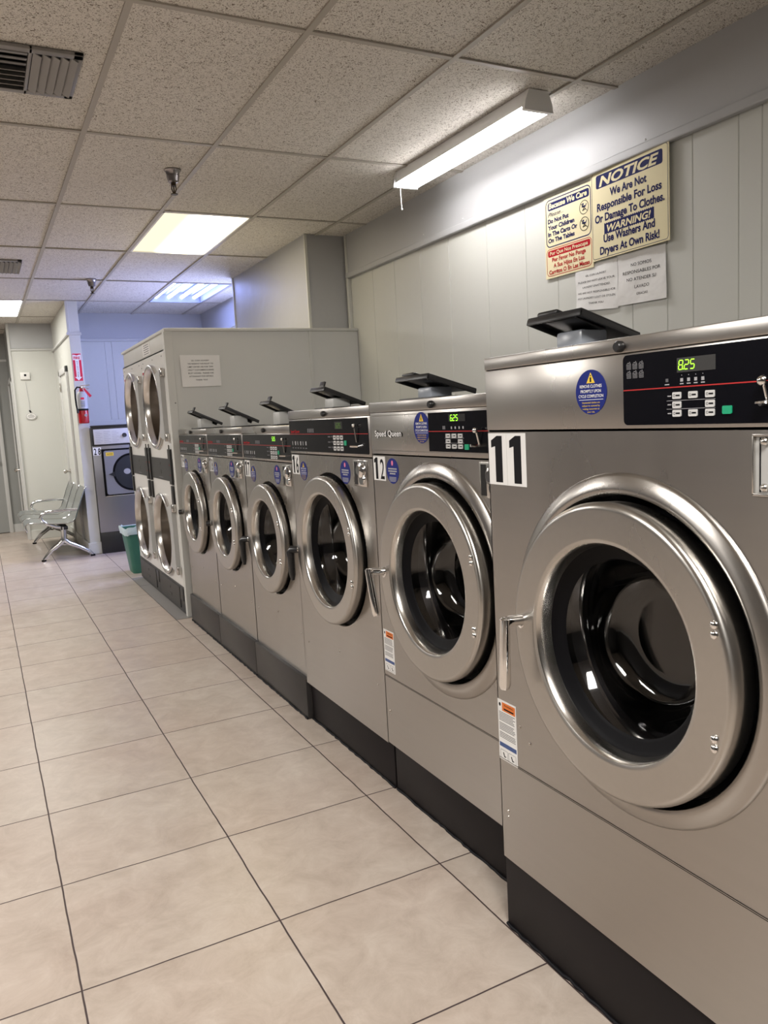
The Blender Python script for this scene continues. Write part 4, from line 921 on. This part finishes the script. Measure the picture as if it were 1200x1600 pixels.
# ------------------------------------------------------------------ far corner things
def build_extinguisher():
    t = thing('fire_extinguisher', 'red fire extinguisher hung on the end of the grey partition', 'fire extinguisher', (1.022, 8.925, 1.42)); r = .052
    mb = MB(); mb.lathe([(0, .001), (0, r-.008), (.008, r), (.29, r), (.32, r*.80), (.345, r*.40), (.36, .016), (.37, .016)], (0, 0, 0), (0, 0, 1), ext_red, 28); mb.build('cylinder', t)
    mb = MB(); mb.lathe([(.155, r+.001), (.293, r+.001), (.320, r*.82), (.335, r*.60)], (0, 0, 0), (0, 0, 1), mat('label_grey', (.46, .47, .48), .5), 28)
    S = Surf(mb, (0, -r-.0015, 0), (1, 0, 0), (0, -1, 0)); S.rect(-.020, .016, .25, .272, tag_red, -.002, .0005)
    for k in range(6): S.rect(-.022, .020, .175+.011*k, .179+.011*k, ink_midblue if k % 3 == 0 else ink_grey, -.002, .0004)
    mb.build('paper_label', t, smooth=True, label='white instruction label')
    mb = MB(); mb.lathe([(.135, r+.003), (.155, r+.003)], (0, 0, 0), (0, 0, 1), ink, 28); mb.box(-.03, .03, r-.01, r+.02, .12, .17, ink); mb.build('strap', t, label='black mounting strap')
    mb = MB(); mb.cyl((0, 0, .36), (0, 0, .385), .016, chrome, 12); mb.tube([(-.01, -.01, .39), (.03, -.03, .395), (.085, -.055, .40)], [.008, .006, .005], chrome, 8); mb.tube([(0, -.01, .375), (.03, -.03, .372), (.075, -.05, .355)], [.007, .005, .004], chrome, 8); mb.build('valve', t)
    mb = MB(); mb.tube([(-.01, -.01, .378), (-.04, -.02, .382), (-.065, -.03, .35), (-.068, -.03, .28), (-.066, -.03, .20), (-.060, -.03, .14)], .008, black_rubber, 10); mb.cyl((-.060, -.03, .15), (-.055, -.03, .11), .010, black_plastic, 10, .014); mb.build('hose', t)
    mb = MB(); mb.prism([(.012, -.062, .36), (.030, -.066, .365), (.092, -.075, .285), (.070, -.072, .268)], (0, .001, 0), tag_red); mb.build('inspection_tag', t, smooth=False, label='red inspection tag')
    mb = MB(); S = Surf(mb, (0, -r-.002, 0), (1, 0, 0), (0, -1, 0)); S.disc(.018, .085, .016, .014, ink_lightgrey, 0, .002); mb.build('seal_sticker', t, smooth=False)

def build_thermostat():
    t = thing('thermostat', 'white wall thermostat high on the far wall', 'thermostat', (.606, 10.9, 2.06))
    mb = MB(); mb.box(-.055, .055, -.025, -.001, -.045, .045, white_plastic, .004); mb.build('case', t)
    mb = MB(); mb.box(-.012, .014, -.0265, -.0245, -.004, .022, ink); mb.build('dial_window', t)
    t = thing('hanging_plaque', 'small oval lettered plaque hanging on a cord below the thermostat', 'plaque', (.625, 10.9, 1.56))
    mb = MB(); mb.lathe([(0, .0001), (0, 1), (-.22, 1), (-.22, .0001)], (0, 0, 0), (0, 1, 0), white_plastic, 32)
    for i, v in enumerate(mb.v): mb.v[i] = (v[0]*.064, v[1]*.06-.004, v[2]*.042)
    S = Surf(mb, (0, -.0172, 0), (1, 0, 0), (0, -1, 0)); n = 32
    V = [S.p(r*.064*math.cos(2*math.pi*k/n), r*.042*math.sin(2*math.pi*k/n), .0006) for r in (.86, .92) for k in range(n)]; mb.add(V, [(k, (k+1) % n, n+(k+1) % n, n+k) for k in range(n)], ink_grey)
    for k, wd in enumerate((.03, .07, .085, .06)): S.rect(-wd/2, wd/2, .018-.012*k, .022-.012*k, ink_grey, .0002, .0008)
    mb.build('plaque_board', t, smooth=False)
    mb = MB(); mb.tube([(-.02, -.004, .43), (-.014, -.004, .30), (-.004, -.004, .15), (-.006, -.004, .075)], .0018, ink_lightgrey, 5); mb.build('cord', t)
    mb = MB(); mb.tube([(-.012, -.012, .075), (-.004, -.012, .060), (0, -.012, .042)], [.008, .010, .005], ink, 8); mb.tube([(.002, -.012, .042), (.010, -.012, .058), (.016, -.012, .042)], .003, chrome, 6); mb.build('hook', t)

def build_bench():
    t = thing('waiting_bench', 'silver metal three-seat waiting bench against the partition', 'bench', (.70, 9.70, 0))
    L0, L1 = -.80, .80
    prof = [(-.345, .330), (-.365, .365), (-.360, .395), (-.335, .412), (-.28, .415), (-.10, .392), (.04, .380), (.10, .392), (.135, .43), (.17, .52), (.215, .64), (.252, .725), (.262, .742), (.272, .745)]
    for k in range(3):
        y0 = L0+k*(L1-L0)/3+.006; y1 = L0+(k+1)*(L1-L0)/3-.006; mb = MB(); th = .006; n = len(prof); V = []; F = []
        for (yy) in (y0, y1):
            for (x, z) in prof: V.append((x, yy, z))
            for i, (x, z) in enumerate(prof):
                a = Vector(prof[max(i-1, 0)]); b = Vector(prof[min(i+1, n-1)]); d = (b-a).normalized(); V.append((x+d.y*th, yy, z-d.x*th))
        m_ = 2*n
        for i in range(n-1):
            F += [(i, i+1, m_+i+1, m_+i), (n+i, n+i+1, m_+n+i+1, m_+n+i), (i, i+1, n+i+1, n+i), (m_+i, m_+i+1, m_+n+i+1, m_+n+i)]
        F += [(0, n, m_+n, m_), (n-1, 2*n-1, m_+2*n-1, m_+n-1)]
        mb.add(V, F, bench_silver)
        mb.tube([(x, y0, z+.001) for x, z in prof], .005, bench_chrome, 6); mb.tube([(x, y1, z+.001) for x, z in prof], .005, bench_chrome, 6)
        mb.build('seat_shell', t)
    mb = MB(); mb.box(-.02, .05, L0, L1, .315, .350, black_plastic, .004); mb.build('beam', t)
    for yy in (L0+.03, L1-.03):
        mb = MB()
        def leg(pts, rs): mb.tube(pts, rs, bench_chrome, 10, sx=.8)
        leg([(.01, yy, .345), (.005, yy, .25), (.0, yy, .20)], [.036, .032, .036])
        leg([(.0, yy, .215), (-.05, yy, .165), (-.13, yy, .11), (-.185, yy, .05), (-.215, yy, .016)], [.030, .027, .024, .021, .017])
        leg([(.0, yy, .215), (.05, yy, .165), (.15, yy, .115), (.24, yy, .055), (.275, yy, .016)], [.030, .027, .024, .021, .017])
        leg([(-.05, yy, .168), (.0, yy, .155), (.05, yy, .168)], [.012, .012, .012])
        lg = mb.build('leg_frame', t)
        for xx in (-.215, .275): mb = MB(); mb.cyl((xx, yy, 0), (xx, yy, .016), .024, black_rubber, 16); mb.build('foot', lg)
        mb = MB(); mb.tube([(.165, yy, .515), (.10, yy, .520), (-.08, yy, .520), (-.15, yy, .515), (-.19, yy, .495), (-.205, yy, .462), (-.19, yy, .430), (-.14, yy, .385), (-.06, yy, .350), (.01, yy, .335)], .0165, bench_chrome, 10); mb.build('armrest', t)

def build_bin():
    t = thing('waste_bin', 'green plastic waste bin with a pale liner at the end of the dryers', 'waste bin', (1.272, 7.60, 0))
    def rr(hx, hy, z, r=.04, n=5):
        P = []
        for (sx_, sy_, st) in ((1, 1, 0), (-1, 1, 90), (-1, -1, 180), (1, -1, 270)):
            for k in range(n+1): g = math.radians(st+90*k/n); P.append((sx_*(hx-r)+r*math.cos(g), sy_*(hy-r)+r*math.sin(g), z))
        return P
    def loft(rings, mt, name):
        mb = MB(); n = len(rings[0]); V = [p for r in rings for p in r]
        mb.add(V, [(i*n+k, i*n+(k+1) % n, (i+1)*n+(k+1) % n, (i+1)*n+k) for i in range(len(rings)-1) for k in range(n)], mt); return mb
    mb = loft([rr(.115, .115, .0), rr(.118, .118, .012), rr(.160, .160, .405), rr(.166, .166, .408), rr(.166, .166, .42), rr(.157, .157, .42), rr(.114, .114, .02)], bin_green, 'b'); mb.add(rr(.115, .115, .002), [tuple(range(24))], bin_green); mb.build('bin_body', t)
    rings = []
    for z, h in ((.365, .168), (.38, .172), (.42, .176), (.434, .171), (.425, .160), (.39, .152), (.27, .13)):
        rings.append([(x*(1+random.uniform(-.02, .02)), y*(1+random.uniform(-.02, .02)), zz+random.uniform(-.008, .008)) for x, y, zz in rr(h, h, z)])
    mb = loft(rings, liner, 'l'); mb.build('bin_liner', t)

def build_washer28():
    t = thing('washing_machine', 'older grey steel washer numbered 28 in the alcove beyond the dryers', 'washing machine', (1.42, 8.95, 0)); W_ = .68; L_ = -.34
    mb = MB(); mb.box(L_, L_+W_, 0, .80, .232, 1.175, washer_grey, .006); mb.box(L_, L_+W_, .01, .80, 1.17, 1.37, washer_grey, .004); mb.box(L_+.09, L_+W_-.04, -.010, 0, .618, .628, chrome_soft, .002); mb.build('cabinet', t)
    mb = MB(); mb.box(L_, L_+W_, .01, .78, 0, .232, black_plastic, .004); mb.build('plinth', t)
    mb = MB(); mb.box(L_+.0, L_+W_, -.012, .012, 1.172, 1.372, black_plastic, .004); mb.box(L_+.022, L_+W_-.02, -.015, -.010, 1.188, 1.350, button_mat, .002)
    S = Surf(mb, (L_, -.0155, 0), (1, 0, 0), (0, -1, 0))
    for c in range(3):
        for k in range(7): S.rect(.04+.085*c, .04+.085*c+.05+.02*((k+c) % 2), 1.205+.019*k, 1.209+.019*k, ink_lightgrey, 0, .0005)
    pn = mb.build('control_panel', t)
    mb = MB(); mb.lathe([(-.0155, .0001), (-.035, .001), (-.037, .018), (-.030, .022), (-.0155, .024)], (L_+.34, 0, 1.275), (0, 1, 0), slate_grey, 20); mb.build('selector_knob', pn)
    mb = MB(); mb.lathe([(-.0155, .0001), (-.032, .001), (-.033, .014), (-.0155, .016)], (L_+.47, 0, 1.27), (0, 1, 0), ink, 16); mb.build('selector_knob', pn)
    mb = MB(); mb.box(L_, L_+W_, -.02, .03, 1.372, 1.392, black_plastic, .004); mb.build('top_rail', t)
    mb = MB(); mb.box(L_+.083, L_+.60, -.014, .002, .625, 1.135, black_rubber, .006); S = Surf(mb, (L_, -.0145, 0), (1, 0, 0), (0, -1, 0)); mb.build('door_seal', t)
    mb = MB(); S = Surf(mb, (L_, -.014, 0), (1, 0, 0), (0, -1, 0)); S.rect(.105, .585, .642, 1.116, door_grey, 0, .022, rad=.02); d = mb.build('door', t, label='grey rounded square door')
    mb = MB(); mb.lathe([(-.037, .205), (-.044, .200), (-.044, .186), (-.036, .183)], (L_+.385, 0, .873), (0, 1, 0), black_rubber, 48); mb.build('window_ring', d)
    mb = MB(); mb.lathe([(-.037, .186), (-.040, .15), (-.040, .0001)], (L_+.385, 0, .873), (0, 1, 0), mat('window_dark', (.018, .02, .024), .12), 48)
    mb.build('door_window', d)
    mb = MB(); S = Surf(mb, (L_, -.0405, 0), (1, 0, 0), (0, -1, 0)); S.disc(.330, .882, .036, .030, ink_lightgrey, 0, .0015); S.poly([(.40, .885), (.43, .915), (.46, .895), (.465, .86), (.43, .835), (.405, .855)], mat('ink_violet', (.12, .12, .55), .5), 0, .0015); mb.build('window_sticker', d, smooth=False)
    mb = MB(); S = Surf(mb, (L_, -.0365, 0), (1, 0, 0), (0, -1, 0)); S.rect(.125, .205, 1.060, 1.098, ink_yellow, 0, .001)
    for k in range(2): S.rect(.135, .195, 1.070+.012*k, 1.074+.012*k, ink, .001, .0013)
    mb.build('yellow_label', d, smooth=False, label='small yellow label')
    mb = MB(); mb.prism([(L_+.135, -.037, .862), (L_+.195, -.037, .885), (L_+.20, -.037, .835), (L_+.185, -.037, .838)], (0, -.02, 0), black_plastic); mb.build('latch_handle', d, smooth=False)
    mb = MB(); S = Surf(mb, (0, -.0008, 0), (1, 0, 0), (0, -1, 0))
    for k, ch in enumerate('28'): S.rect(L_+.004+.042*k, L_+.045+.042*k, 1.072, 1.158, sticker_white, 0, .0008); S.text(ch, L_+.0245+.042*k, 1.080, .026, .070, ink, .0015, bold=.03)
    mb.build('number_sticker', t, smooth=False, label='white number sticker reading 28')

build_room(); build_walls(); build_doors(); build_lights(); build_alcove_fill(); build_vents()
build_washers(); build_dryers(); build_signs()
build_extinguisher(); build_thermostat(); build_bench(); build_bin(); build_washer28()
